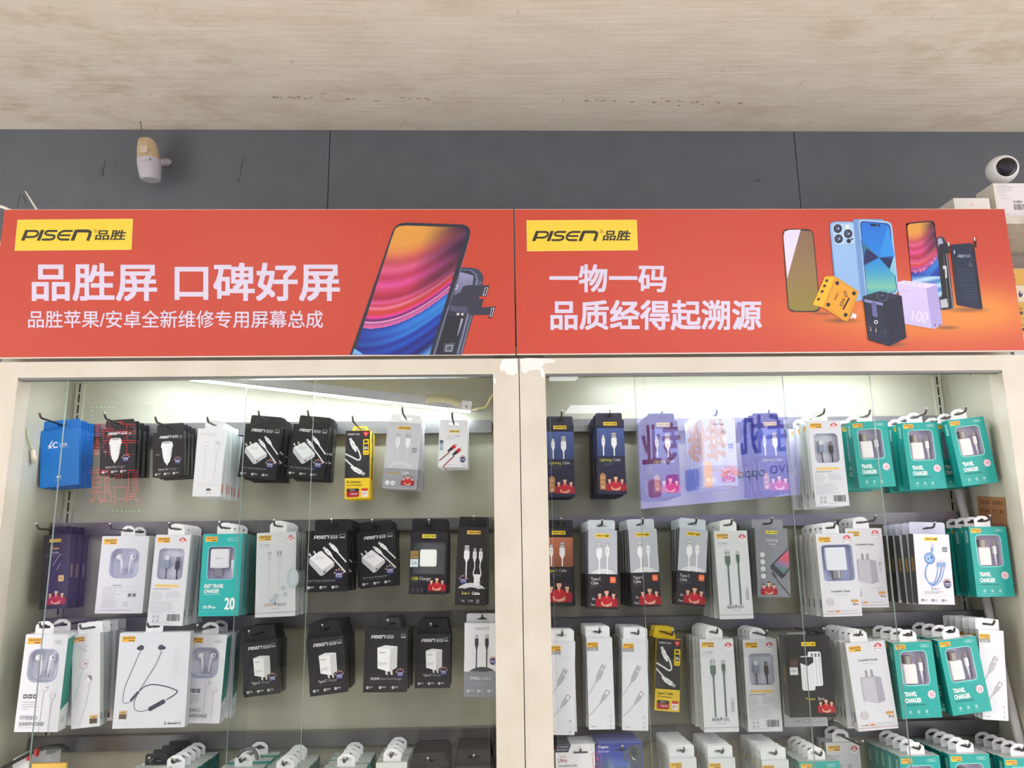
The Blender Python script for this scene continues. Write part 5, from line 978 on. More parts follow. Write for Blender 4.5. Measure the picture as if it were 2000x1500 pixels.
def contents(k, root, t):
    w, h = KIND[k]['w'], KIND[k]['h']; W2 = w/2
    if k not in CONT:
        L = []
        if k == 'travel':
            mb = MB(); mb.rbox(((16-W2)/1000, .003, -.0785), ((43-W2)/1000, .0158, -.041), .0035, (236, 232, 232), PLASTIC); L.append(('charger', mb)); m2 = MB(); m2.box(((22-W2)/1000, .006, -.0415), ((36-W2)/1000, .014, -.026), (128, 116, 112), PLASTIC); m2.box(((25-W2)/1000, .005, -.0415), ((33-W2)/1000, .0062, -.027), (168, 160, 152), PLASTIC); L.append(('prong', m2)); m3 = MB(); plug3(m3, 53-W2, 31, 79, .006, (240, 240, 242), (150, 136, 126), (238, 238, 240)); L.append(('cable_plug', m3))
        elif k == 'fast20':
            mb = MB(); mb.rbox(((15-W2)/1000, .002, -.067), ((52-W2)/1000, .0135, -.029), .003, (236, 232, 240), PLASTIC); A = Art(mb, lambda x, y, l: Vector((x/1000-w/2000, .002-l, -y/1000)), PLASTIC); A.word('QOOVI', 33, 49, 3.2, (160, 158, 170), .01, 1, .5); L.append(('charger', mb)); m2 = MB(); m2.box(((25-W2)/1000, .004, -.082), ((40-W2)/1000, .013, -.067), (140, 136, 146), PLASTIC); L.append(('prong', m2)); m3 = MB(); plug3(m3, 59-W2, 43, 88, .006, (240, 240, 242), (200, 160, 150), (238, 238, 240), 5); L.append(('cable_plug', m3))
        elif k == 'window_cable':
            m3 = MB(); plug3(m3, 25-W2, 41, 86, .003, (140, 150, 170), (222, 218, 224), (96, 96, 108), 10); L.append(('cable_plug', m3)); m4 = MB(); plug3(m4, 46-W2, 43, 86, .003, (62, 62, 68), (128, 120, 124), (60, 60, 68), 6.5); L.append(('cable_plug', m4))
        elif k == 'usb_charger':
            mb = MB(); mb.rbox(((19-W2)/1000, -.001, -.068), ((53-W2)/1000, .0088, -.034), .0045, (240, 242, 240), PLASTIC); L.append(('charger', mb))
        elif k == 'compat_w':
            mb = MB(); mb.rbox(((17-W2)/1000, .002, -.073), ((60-W2)/1000, .0125, -.027), .0025, (232, 234, 246), PLASTIC); L.append(('charger', mb)); m2 = MB(); m2.box(((31-W2)/1000, .004, -.089), ((47-W2)/1000, .0125, -.073), (142, 140, 148), PLASTIC); m2.box(((41-W2)/1000, .0034, -.088), ((43-W2)/1000, .0042, -.073), (226, 224, 228), PLASTIC); L.append(('prong', m2))
        elif k in ('ear_window', 'stereo'):
            x0, y0, x1, y1 = WINS[k]; sc = (x1-x0)/52
            for s_ in (-1, 1):
                mb = MB(); cx = (x0+x1)/2-W2+s_*13*sc; cy = y0+15*sc
                mb.lathe([(0.0001, .0056), (.0035, .005), (.0056, .0025), (.006, 0), (.0052, -.003), (.003, -.0052), (.0001, -.006)], Matrix.Translation((cx/1000, .007, -cy/1000)), (240, 238, 244), PLASTIC, 18)
                mb.tube([(cx/1000, .007, -cy/1000), ((cx-s_*4)/1000, .007, -(cy+6)/1000), ((cx-s_*6)/1000, .007, -(cy+18)/1000), ((cx-s_*6)/1000, .007, -(cy+32*sc)/1000)], [.003, .0026, .002, .0011], (236, 234, 242), PLASTIC, 8)
                if s_ > 0: mb.box(((cx+2)/1000, .0004, -(cy+1)/1000), ((cx+4)/1000, .0016, -(cy-3)/1000), (110, 104, 130), PLASTIC)
                L.append(('earbud', mb))
            mb = MB(); mb.tube([((x0+x1)/2000-W2/1000, .009, -(y0+4)/1000), ((x0+x1)/2000-W2/1000, .009, -(y1-14)/1000)], .0009, (214, 214, 228), PLASTIC, 6)
            for i in range(3): xx = (x0+x1)/2-W2-7+i*7; mb.tube([(xx/1000, .0085, -(y1-16)/1000), (xx/1000, .0085, -(y1-5)/1000)], [.0018, .001], (170, 170, 186), PLASTIC, 8)
            L.append(('tray_insert', mb))
        if k in WINS:
            x0, y0, x1, y1 = WINS[k]; mb = MB(); mb.add([((x0-W2-.6)/1000, .0006, -(y1+.6)/1000), ((x1-W2+.6)/1000, .0006, -(y1+.6)/1000), ((x1-W2+.6)/1000, .0006, -(y0-.6)/1000), ((x0-W2-.6)/1000, .0006, -(y0-.6)/1000)], [[0, 1, 2, 3]], (255, 255, 255), FILM); L.append(('clear_window', mb))
        CONT[k] = [(n, m.mesh(n)) for n, m in L]
    ch = None
    for n, me in CONT[k]:
        o = bpy.data.objects.new(n, me); COL.objects.link(o); o.parent = ch if n == 'prong' and ch else root
        if n == 'charger': ch = o
ROWS = {1: 'top', 2: 'second', 3: 'third', 4: 'bottom'}; SIDE = {'L': 'left', 'R': 'right'}
NTH = ['first', 'second', 'third', 'fourth', 'fifth', 'sixth', 'seventh', 'eighth', 'ninth', 'tenth', 'eleventh', 'twelfth', 'thirteenth']
KM = {}
def body_mesh(k):
    if k not in KM: KM[k] = KIND[k]['fn'](k).mesh(KIND[k]['obj'])
    return KM[k]
HOOKM = {}
def hook(X, zc, Yc, railz, cab, row, nth, desc, tipY=.030):
    "wire hook clipped over the rail; passes the point X, Yc, zc"
    slope = .07; bz = zc+(Yc-.150)*slope*-1*-1
    zb = zc-(.150-Yc)*slope; zt = zc+(Yc-tipY)*slope
    r = empty('display_hook', (X, .150, railz[1])); tag(r, '%s hook, %s cabinet %s row, holding %s' % (NTH[nth], SIDE[cab], ROWS[row], desc), 'hook', 'hooks of the %s cabinet\'s %s row' % (SIDE[cab], ROWS[row]))
    mb = MB(); z0 = ZR+railz[0]-(ZR+railz[1]); mb.box((-.012, -.0022, z0-.002), (.012, 0, .0055), (80, 78, 76), STEEL); mb.box((-.012, -.0022, .0030), (.012, .012, .0055), (80, 78, 76), STEEL); mb.build('clip', r)
    b = lambda y, z: (0, y-.150, z-r.location.z)
    low = min(zb, ZR+railz[1]-.006)
    mb = MB(); mb.tube([b(.1485, low), b(.146, zb), b(tipY+.003, zt-.0002), b(tipY-.0008, zt+.0016), b(tipY-.0035, zt+.0052), b(tipY-.0065, zt+.0105)], .0021, (92, 86, 82), STEEL, 8); rod = mb.build('rod', r)
    mb = MB(); p = Vector(b(tipY-.0066, zt+.0107)); mb.lathe([(.0001, .0012), (.0014, .001), (.0023, 0), (.0022, -.001)], Matrix.Translation(p) @ Euler((math.radians(28), 0, 0)).to_matrix().to_4x4(), (200, 196, 190), mat('hook_tip', (206, 202, 196), .25, .9), 12); tag(mb.build('tip', rod), 'bright cut end')
    return r
def hang(cab, row, nth, k, n, org, Yf, ccw, tabX, railz, SCL=1.0, extra=None):
    "n packages of kind k from front to back; org = top centre of the front one"
    K = KIND[k]; t = SCL*K['t']/1000; style, tw, th, tc = K['tab']; tme, hz = (None, .0) if style == 'none' else tab_mesh(style, tw, th, tc, GLOSS if K['style'] == 'gloss' else CARD)
    ty = t-.0012 if style != 'euro' else t*.45; hz *= SCL
    avail = .1485-(Yf+t); n = max(1, min(n, 1+int(avail/max(t+.0006, .001)))); g = 0 if n == 1 else min(avail/(n-1), t*1.9+.006)
    desc = K['desc']; M3 = Euler((0, -ccw, 0)).to_matrix(); dxl = (tabX-org.x)/max(math.cos(ccw), .3)
    hole = Vector(org)+M3 @ Vector((dxl, ty, hz)); 
    hook(hole.x, hole.z, Yf+ty, railz, cab, row, nth, desc, max(.0245, min(.026, Yf-.002)))
    rj = random.Random(nth*97+row*31+(5 if cab == 'L' else 0))
    for i in range(n):
        o = bpy.data.objects.new(K['obj'], body_mesh(k)); COL.objects.link(o)
        if i == 0: off = Vector((0, 0, 0)); cc = ccw; yaw = 0
        else:
            y = g*i; cc = ccw*.4+math.radians(rj.uniform(-1.4, 1.4)); yaw = math.radians(rj.uniform(-.7, .7)) if g > t*1.12 else 0; off = Vector((rj.uniform(-.0012, .0012), y, -y*.07))
        # every package hangs from the rod by its tab
        M = Euler((0, -cc, yaw)).to_matrix(); h0 = hole+off; o.location = h0-M @ Vector((dxl, ty, hz)); o.rotation_euler = (0, -cc, yaw); o.scale = (SCL, SCL, SCL)
        pos = 'frontmost' if i == 0 else '%s from front' % NTH[i]
        if n == 1: pos = 'only one'
        o['label'] = '%s, %s, %s hook, %s cabinet %s row' % (desc, pos, NTH[nth], SIDE[cab], ROWS[row]); o['category'] = K['cat']; o['group'] = 'packages on the %s cabinet\'s %s row' % (SIDE[cab], ROWS[row])
        if tme:
            tb = bpy.data.objects.new('hang_tab', tme); COL.objects.link(tb); tb.parent = o; tb.location = (dxl/SCL, ty/SCL, 0)
        if i == 0: contents(k, o, t)
        if extra: extra(o, i)
# photo measurements of every stack's front package: corners, count, top of tab
ST=[
('L',1,'blue_usb',(80,843),(155,834),(153,945),(77,954),5,818,None),
('L',1,'car_charger',(193,838),(260,836),(260,926),(197,925),4,819,None),
('L',1,'car_charger',(298,845),(356,840),(359,931),(302,931),4,825,None),
('L',1,'plain_cable',(387,837),(441.6,837),(430,969.6),(375,969.6),7,820,(400,435)),
('L',1,'kit',(477,827),(552,835),(538,937),(464,930),5,810,(487,554)),
('L',1,'kit',(573,826),(642,833),(630,939),(561,930),6,810,(582,648)),
('L',1,'yellow_l',(673.6,841),(721.6,841),(723,974),(674.4,974),2,831,(688,720)),
('L',1,'grey_l',(757.6,823),(822,828),(815,957),(746,952),7,810,(762,824)),
('L',1,'red_cable',(859,835),(914,835),(912.4,913),(854,912),4,820,None),
('R',1,'navy_l',(1067,827),(1121,827),(1122,970),(1068,971),4,812,(1068,1118)),
('R',1,'navy_l',(1166,819),(1219,819),(1221,965),(1167,967),8,804,(1162,1215)),
('R',1,'navy_l',(1267,822),(1323.6,822),(1330,968),(1274,969),8,808,(1264,1317)),
('R',1,'white_l',(1369,818),(1436,818),(1441,949),(1374,949),8,804,(1366,1429)),
('R',1,'navy_l',(1476,821),(1530,820),(1543,963),(1489,965),5,806,(1468,1520)),
('R',1,'window_cable',(1577,823),(1641.6,821),(1659.6,987.6),(1593,989),4,804,(1580,1621)),
('R',1,'travel',(1660,824),(1731,822),(1750.6,950),(1680,953),3,803,(1672,1704)),
('R',1,'travel',(1760,826),(1832,824),(1848.4,953),(1778,957),3,805,(1770,1801)),
('R',1,'travel',(1849.6,821),(1920,814),(1951.6,942),(1881,949),3,799,(1857,1889)),
('L',2,'audio',(83,1045.6),(138,1043),(130,1190),(80,1190),4,1028,(97,142)),
('L',2,'ear_window',(200,1048),(292,1047),(278,1198),(184,1198),3,1027,(237,264)),
('L',2,'window_cable',(306.6,1044.5),(374,1044),(354,1222.7),(285,1222.5),6,1022,(329,361)),
('L',2,'fast20',(397.5,1043.5),(475,1042),(464.7,1203),(386.5,1204),4,1021,(425,457)),
('L',2,'cable_w',(502,1041),(579,1038),(576,1203),(498,1207),6,1017,(528,560)),
('L',2,'kit',(597,1036),(678,1037),(678,1154),(595,1157),5,1018,(623,678)),
('L',2,'kit',(697,1041),(769,1033),(777,1142),(704,1151),5,1019,(702,768)),
('L',2,'usb_charger',(802,1038),(875,1039),(870,1161),(798.6,1161),3,1013,(804,874)),
('L',2,'two_in_one',(896,1029),(954,1030),(950,1183),(886,1182),3,1010,(897,954)),
('R',2,'orange_c',(1063,1031),(1119,1031),(1118,1186),(1066,1186),3,1013,(1066,1118)),
('R',2,'grey_c',(1149,1036),(1205.6,1036),(1206.5,1190),(1148.5,1189),8,1016,(1147,1201)),
('R',2,'grey_c',(1225,1035),(1282.5,1034),(1293,1184),(1235.6,1185),7,1015,(1224,1278)),
('R',2,'grey_c',(1326,1030),(1383,1036),(1376.6,1185),(1321,1180),4,1013,(1324,1378)),
('R',2,'cable_g',(1393.4,1037),(1458,1037),(1472.6,1208),(1407,1210),5,1015,(1406,1438)),
('R',2,'phone_l',(1475,1032),(1538,1032),(1544.6,1166),(1480.7,1166),5,1014,(1467,1529)),
('R',2,'compat_w',(1590.5,1043),(1666,1043),(1686.8,1202.5),(1609.4,1204),5,1021,(1605,1638)),
('R',2,'compat_c',(1648.6,1033),(1723,1033),(1737,1185),(1664,1186),4,1011,(1664,1697)),
('R',2,'three_in_one',(1785.6,1044),(1855,1043),(1863,1180),(1792,1181),5,1019,(1774,1844)),
('R',2,'travel',(1892,1029),(1963.6,1028),(1982.5,1166),(1908.7,1166),4,1007,(1902,1933)),
('L',3,'stereo',(51,1236.5),(132,1240),(111.6,1430),(29,1431.5),2,1218,(70,104)),
('L',3,'ear_narrow',(141,1240),(195,1236),(195,1418),(140,1425),4,1217,(153,203)),
('L',3,'neckband',(234.8,1236),(372,1234),(360.5,1420),(219,1424),1,1216,(286,318)),
('L',3,'stereo',(367.5,1239),(444.6,1240),(428,1413),(351.6,1411),3,1213,(395,428)),
('L',3,'c_charger',(469,1256),(541,1250),(548,1355),(478.6,1361),4,1222,(478,540)),
('L',3,'c_charger',(597.6,1250),(670,1241),(679,1352),(607,1360),6,1214,(603,668)),
('L',3,'dual_charger',(713,1232),(797,1231),(794,1352),(708.5,1352),3,1210,(745,782)),
('L',3,'c_charger',(810.4,1239),(879.7,1239),(879,1343.7),(810.4,1343.7),3,1209,(815,878)),
('L',3,'c_cable',(907.6,1217),(977,1217),(976,1361),(905.5,1361),2,1200,(912,972)),
('R',3,'data',(1073,1252),(1123,1253),(1121.6,1436.6),(1070,1436),3,1228,(1072,1121)),
('R',3,'data',(1144,1246),(1195,1247),(1202.4,1423.6),(1151,1425),5,1226,(1143,1191)),
('R',3,'data',(1215,1249.5),(1265.5,1250),(1267.5,1427),(1214.6,1424.6),6,1228,(1216,1264)),
('R',3,'yellow_c',(1276,1242),(1320,1250),(1334,1398),(1290.7,1386),2,1222,(1274,1318)),
('R',3,'cable_g',(1365,1249),(1432,1248),(1444,1429),(1376,1430),5,1224,(1378,1410)),
('R',3,'window_cable',(1450,1250),(1516,1249),(1529.5,1429),(1462,1429),4,1225,(1463,1494)),
('R',3,'power_bank',(1530,1240),(1620.6,1248),(1634,1396),(1544.6,1405),1,1236,(1575,1612)),
('R',3,'compat_p',(1648,1256),(1725.7,1253),(1758,1422),(1679,1428),6,1230,(1659,1694)),
('R',3,'travel',(1743,1255),(1819,1252),(1840,1402),(1765,1405),4,1222,(1756,1788)),
('R',3,'travel',(1831,1252),(1904.5,1243),(1939,1388),(1861,1398),4,1222,(1841,1873)),
('R',3,'data',(1911.7,1230),(1961,1232),(1969,1408),(1919,1405),6,1212,(1903,1950)),
]
# how deep in the cabinet the front package of some hooks hangs (others follow from their size)
DEEP = {('L', 1, 0): .090, ('L', 1, 1): .072, ('L', 1, 2): .080, ('L', 1, 3): .044, ('L', 1, 4): .066, ('L', 1, 5): .074, ('L', 1, 6): .088, ('L', 1, 7): .084, ('L', 1, 8): .086,
        ('L', 2, 0): .082, ('L', 2, 1): .082, ('L', 2, 2): .050, ('L', 2, 3): .046, ('L', 2, 4): .046, ('R', 1, 4): .036, ('R', 1, 5): .040, ('R', 1, 6): .036, ('R', 1, 7): .056}
cnt = {}
for (cab, row, k, a_, b_, c_, d_, n, tt, tx) in ST:
    nth = cnt.get((cab, row), 0); cnt[(cab, row)] = nth+1; K = KIND[k]
    def corners(Y): return [at(*p, Y) for p in (a_, b_, c_, d_)]
    P = corners(.06); w = ((P[1]-P[0]).length+(P[2]-P[3]).length)/2; h = ((P[3]-P[0]).length+(P[2]-P[1]).length)/2
    s = (w/(K['w']/1000)+2*h/(K['h']/1000))/3; Yf = DEEP.get((cab, row, nth), max(.024, min(.075, 1.435/s-1.40))); SCL = s*(1.40+Yf)/1.46; P = corners(Yf)
    ang = math.atan2((P[1]-P[0]).z+(P[2]-P[3]).z, (P[1]-P[0]).x+(P[2]-P[3]).x); ang2 = math.atan2((P[0]-P[3]).x+(P[1]-P[2]).x, (P[0]-P[3]).z+(P[1]-P[2]).z); cc = (ang*.5-ang2*.5)
    org = (P[0]+P[1]+P[2]+P[3])/4+Euler((0, -cc, 0)).to_matrix() @ Vector((0, 0, SCL*K['h']/2000))
    ty = SCL*K['t']/1000*(.45 if K['tab'][0] == 'euro' else 1)
    tabX = org.x if tx is None else at((tx[0]+tx[1])/2, tt+8, Yf+ty).x
    railz = (RL if cab == 'L' else RR)[row-1]
    hang(cab, row, nth, k, n, org, Yf, cc, tabX, railz, SCL)
# ------------------------------------------------------------------ bottom row: hole pixel of the front tab, front depth
def sd_pack(face2, elephant):
    "carded pack, 90 x 120, header hole at the top"
    w, h = 90, 120; T = lambda x, y, l: Vector((x/1000-w/2000, -l, -y/1000)); W2 = w/2; sh = Matrix.Translation((-W2/1000, 0, 0))
    outer = rrect(0, 0, w, h, 5); hole = rrect(33, 13, 61, 16.5, 1.7) if not elephant else rrect(38, 13, 62, 15.6, 1.3); c = (47, 14.7) if not elephant else (50, 14.3)
    mb = sheet(outer, hole, c, .0012, T, face2, GLOSS, (236, 238, 242)); a = Art(mb, T, GLOSS)
    if not elephant:
        a.poly([(0, 0), (30, 0), (24, 14), (0, 14)], (48, 50, 74)); a.rect(2, 3, 5, 6, (200, 60, 60)); a.rect(7, 4, 24, 5, (200, 200, 210)); a.rect(2, 9, 22, 10, (200, 200, 210)); a.frame(66, 1, 76, 5, .4, (120, 120, 126), 1); a.circ(81, 3, 2, .7, (110, 110, 116), 12); a.circ(81, 9, 2, .7, (110, 110, 116), 12); a.frame(66, 7, 76, 11, .4, (120, 120, 126), 1)
        a.word('SanDisk', 8, 23, 3, (214, 90, 84), 0, .95); a.word('Ultra', 4, 31, 6.4, (150, 40, 52), .01, .95, 0, .12); a.word('microSDHC UHS-I', 6, 39, 3.4, (70, 72, 80), .015, .95); a.word('Card with Adapter', 6, 44.5, 3.4, (70, 72, 80), .015, .95)
        a.line([(69, 17), (82, 17), (86, 21), (86, 40), (70, 40)], .8, (206, 60, 74), True); a.word('8', 78, 30, 7, (206, 60, 74), .01, 1, .5); a.word('GB', 78, 36, 3, (206, 100, 110), 0, 1, .5); a.rect(72, 43, 86, 50, (50, 52, 62), .6); a.word('SPEED', 79, 46.5, 2.4, (230, 230, 236), .02, 1, .5)
    else:
        a.gpoly(rrect(2, 3, 88, 117, 4), lambda x, y: ramp(y/120, [(0, (52, 62, 140)), (.3, (64, 84, 170)), (.5, (130, 160, 206)), (.53, (70, 106, 60)), (1, (60, 96, 50))]), 4, 40) if False else None
        # the sky print leaves the header hole open
        o2 = rrect(2, 3, 88, 118, 4); i_, o_ = ringpts(rrect(37, 12.4, 63, 16.2, 1.6), o2, (50, 14.3)); n = len(i_); l = a._n(); rings = [[(i_[q][0]*(1-f)+o_[q][0]*f, i_[q][1]*(1-f)+o_[q][1]*f) for q in range(n)] for f in (0, .1, .22, .36, .5, .66, .83, 1)]
        V = [T(x, y, l) for r_ in rings for x, y in r_]; C = [lin(ramp(y/120, [(0, (50, 60, 138)), (.28, (60, 80, 168)), (.42, (132, 164, 210)), (.44, (84, 110, 70)), (1, (60, 96, 50))])) for r_ in rings for x, y in r_]
        mb.add(V, [[j*n+q, j*n+(q+1) % n, (j+1)*n+(q+1) % n, (j+1)*n+q] for j in range(len(rings)-1) for q in range(n)], C, GLOSS)
        a.word('Kingston', 8, 10, 4.4, (238, 238, 246), .01, .85); a.poly([(4, 7), (6.5, 4.5), (7, 7.5), (5.5, 9.5)], (190, 40, 60)); a.word('DataTraveler', 6, 17.5, 3.4, (210, 214, 240), 0, .86)
        g = (84, 90, 98); d = (62, 68, 76); a.poly([(62, 12), (70, 6), (82, 5), (87.5, 8), (87.5, 64), (80, 66), (79, 40), (74, 40), (73, 66), (66, 66), (66, 34), (62, 26)], g); a.poly([(70, 8), (78, 10), (80, 18), (76, 28), (70, 26), (67, 16)], d); a.line(spl([(66, 14), (60, 17), (56, 24), (56, 30), (61, 33), (65, 30)], 5), [2+4*abs(1-i/24) for i in range(26)], g); a.line(spl([(70, 26), (72, 30), (77, 32)], 4), 1.3, (226, 226, 220)); a.ell(68, 15, .8, .8, (20, 20, 22), 0, 8)
    return mb
KM['micro_sd'] = sd_pack((226, 226, 230), False).mesh('memory_card_pack'); KM['stick'] = sd_pack((70, 84, 160), True).mesh('memory_stick_pack')
KIND['micro_sd']['h'] = KIND['stick']['h'] = 120; KIND['micro_sd']['t'] = KIND['stick']['t'] = 1.6
R4 = [('L', 'black_tab_box', (305, 1483), 4, .034, 0), ('L', 'ear_top', (344, 1487), 5, .030, 0), ('L', 'ear_top', (476, 1484), 3, .034, 0), ('L', 'ear_top', (557, 1492), 6, .027, 0), ('L', 'ear_top', (676, 1484), 4, .036, 0),
      ('L', 'cream_box', (766, 1474), 4, .040, 0), ('L', 'black_top', (838, 1485), 6, .034, .02), ('L', 'black_top', (926, 1478), 7, .040, 0),
      ('R', 'micro_sd', (1133, 1469), 6, .034, 0), ('R', 'stick', (1214, 1465), 7, .034, 0), ('R', 'data', (1331, 1466), 9, .032, -.01), ('R', 'data', (1406, 1467), 9, .034, 0), ('R', 'data', (1510, 1471), 8, .030, -.01),
      ('R', 'travel', (1594, 1471), 5, .036, 0), ('R', 'cable_g', (1641, 1436), 2, .105, 0), ('R', 'travel', (1788, 1461), 5, .028, 0), ('R', 'travel', (1884, 1457), 5, .028, 0), ('R', 'travel', (1990, 1464), 6, .026, 0)]
for (cab, k, px, n, Yf, cc) in R4:
    nth = cnt.get((cab, 4), 0); cnt[(cab, 4)] = nth+1; K = KIND[k]; railz = (RL if cab == 'L' else RR)[3]
    style, tw, th, tc = K['tab']; ty = K['t']/1000*.45 if style == 'euro' else K['t']/1000-.0012
    if style == 'none': H = at(*px, Yf); org = Vector((H.x, Yf, H.z+.0143)); 
    else:
        hz = tab_mesh(style, tw, th, tc, GLOSS if K['style'] == 'gloss' else CARD)[1]; H = at(*px, Yf+ty); org = Vector((H.x, Yf, H.z-hz))
    if style == 'none':
        t = .0016; n_ = n; rj = random.Random(nth); hook(H.x, H.z, Yf, railz, cab, 4, nth, K['desc'], .030)
        for i in range(n_):
            o = bpy.data.objects.new(K['obj'], KM[k]); COL.objects.link(o); o.location = org+Vector((rj.uniform(-.001, .001)-(.002 if k == 'micro_sd' else .005), i*.0125, -i*.0009+.0)); cc_ = math.radians(rj.uniform(-.8, .8)) if i else 0; o.rotation_euler = (0, -cc_, 0)
            o['label'] = '%s, %s, %s hook, bottom row' % (K['desc'], 'frontmost' if i == 0 else NTH[i]+' from front', NTH[nth]); o['category'] = K['cat']; o['group'] = 'packages on the right cabinet\'s bottom row'
    else: hang(cab, 4, nth, k, n, org, Yf, cc, org.x, railz)
# a white power bank box hanging behind the black one
p0 = at(1575, 1419, .100); o = bpy.data.objects.new('power_bank_box', body_mesh('bank_back')); COL.objects.link(o); o.location = (p0.x, .100, p0.z+.168); tag(o, 'white power bank box peeping out below the black power bank box', 'power bank box'); tm, hz = tab_mesh('slot', 40, 10, (200, 200, 204)); tb = bpy.data.objects.new('hang_tab', tm); COL.objects.link(tb); tb.parent = o; tb.location = (0, .009, 0)
# things lying about at the lower left of the left cabinet
mb = MB(); mb.tube(spl([tuple(at(x, y, q)) for x, y, q in ((-6, 1506, .03), (30, 1487, .035), (62, 1470, .04), (92, 1459, .055), (118, 1456, .075), (132, 1462, .09))], 6), .0032, (34, 32, 34), PLASTIC, 8); tag(mb.build('black_cable'), 'thin black cable with red clips at the lower left corner of the left cabinet', 'cable')
for i, (x, y, q) in enumerate(((57, 1476, .041), (72, 1468, .043))):
    mb = MB(); p = at(x, y, q); mb.rbox((-.0032, -.004, -.008), (.0032, .004, .006), .002, (170, 40, 36), PLASTIC); tag(mb.build('cord_clip', bpy.data.objects['black_cable'], p), 'red clip')
def simple_box(name, label, cat, p, s, col, m=CARD, top=None, group=None, art=None):
    mb = MB(); mb.box((0, 0, -s[2]), (s[0], s[1], 0), col, m, dict(top=top or col))
    if art: art(Art(mb, lambda x, y, l: Vector((x/1000, -l, -y/1000)), m), mb)
    o = mb.build(name, None, p); return tag(o, label, cat, group)
simple_box('cable_box', 'white box at the far lower left, under the black cord', 'cable box', at(26, 1482, .045), (.030, .05, .16), (216, 218, 220), group='boxes at lower left')
simple_box('cable_box', 'white box right of the black cord and behind the yellow card', 'cable box', at(64, 1474, .09), (.036, .03, .16), (216, 218, 220), group='boxes at lower left')
simple_box('cable_pack', 'yellow pack cut by the bottom edge at lower left', 'cable pack', at(62, 1492, .04), (.062, .006, .14), (236, 190, 90), GLOSS)
mb = MB(); mb.tube(spl([tuple(at(x, y, q)) for x, y, q in ((462, 1478, .024), (474, 1466, .026), (492, 1462, .028), (500, 1472, .028), (503, 1484, .028))], 5), .0034, (96, 98, 102), PLASTIC, 8); tag(mb.build('black_cable_loop'), 'dark cable tie loop over the second group of bottom earphone boxes', 'cable')

# ------------------------------------------------------------------ lamp hanging in the left cabinet
A_ = at(919, 796, .118); B_ = at(214, 714, .055); ax = (B_-A_).normalized(); dn = Vector((0, 0, -1)); dn = (dn-ax*dn.dot(ax)).normalized(); ft = ax.cross(dn)
if ft.y > 0: ft = -ft
Lh = (B_-A_).length; lamp = empty('tube_lamp', A_); tag(lamp, 'slim white tube lamp hung at a slant across the top of the left cabinet', 'lamp')
def bar(mb, u0, u1, f0, f1, d0, d1, col, m):
    V = [ax*u+ft*f+dn*d for u in (u0, u1) for f in (f0, f1) for d in (d0, d1)]; mb.add(V, [[0, 1, 3, 2], [4, 6, 7, 5], [0, 4, 5, 1], [2, 3, 7, 6], [0, 2, 6, 4], [1, 5, 7, 3]], col, m)
mb = MB(); bar(mb, 0, Lh, -.011, .011, -.011, .0085, (172, 172, 176), PLASTIC); mb.build('housing', lamp)
TUBE = mat('tube_light', (255, 255, 255), .4, emit=((240, 250, 255), TUBE_POWER)); mb = MB(); bar(mb, .001, Lh-.001, -.002, .0108, .0085, .0118, (255, 255, 255), TUBE); mb.build('diffuser', lamp)
mb = MB(); bar(mb, -.0015, .0205, -.0115, .0115, -.0115, .009, (222, 222, 226), PLASTIC); bar(mb, .008, .011, .0114, .0120, -.002, .003, (110, 110, 114), PLASTIC); mb.build('end_cap', lamp)
mb = MB(); V = []; F = []
for i in range(15):
    u = .022+.076*i/14; b_ = .006*math.sin(math.pi*i/14); V += [ax*u+ft*(.0118+b_*.4)+dn*(-.013-b_), ax*u+ft*(.0118+b_*.4)+dn*(.0045-b_)]
mb.add(V+[v+ft*.0007 for v in V], [[2*i, 2*i+1, 2*i+3, 2*i+2] for i in range(14)]+[[30+2*i, 32+2*i, 33+2*i, 31+2*i] for i in range(14)]+[[2*i, 2*i+2, 32+2*i, 30+2*i] for i in range(14)]+[[2*i+1, 31+2*i, 33+2*i, 2*i+3] for i in range(14)], (190, 184, 146), CARD, True); tag(mb.build('tape_strip', lamp), 'yellowed sticky tape')
mb = MB(); q0 = Vector((0, 0, 0))-ax*.002; w2 = lambda x, y, Y: at(x, y, Y)-A_
mb.tube([w2(919, 797, .118), w2(930, 798, .116), w2(936, 797, .114)], [.0052, .0046, .003], (206, 198, 164), PLASTIC, 10); mb.tube(spl([tuple(w2(x, y, Y)) for x, y, Y in ((935, 797, .114), (946, 796, .11), (953, 789, .10), (957, 780, .09), (966, 768, .08))], 5), .0022, (190, 184, 130), PLASTIC, 8); mb.build('power_cord', lamp)
# tube under the top rail of the right cabinet
lamp2 = empty('tube_lamp', (.58, .056, OT+.018)); tag(lamp2, 'white tube lamp tucked behind the top rail of the right cabinet', 'lamp')
mb = MB(); mb.box((-.34, -.012, -.001), (.34, .010, .013), (220, 220, 222), PLASTIC); mb.build('housing', lamp2); mb = MB(); mb.box((-.339, -.006, -.0045), (.339, .006, -.001), (255, 255, 255), TUBE); mb.build('diffuser', lamp2)
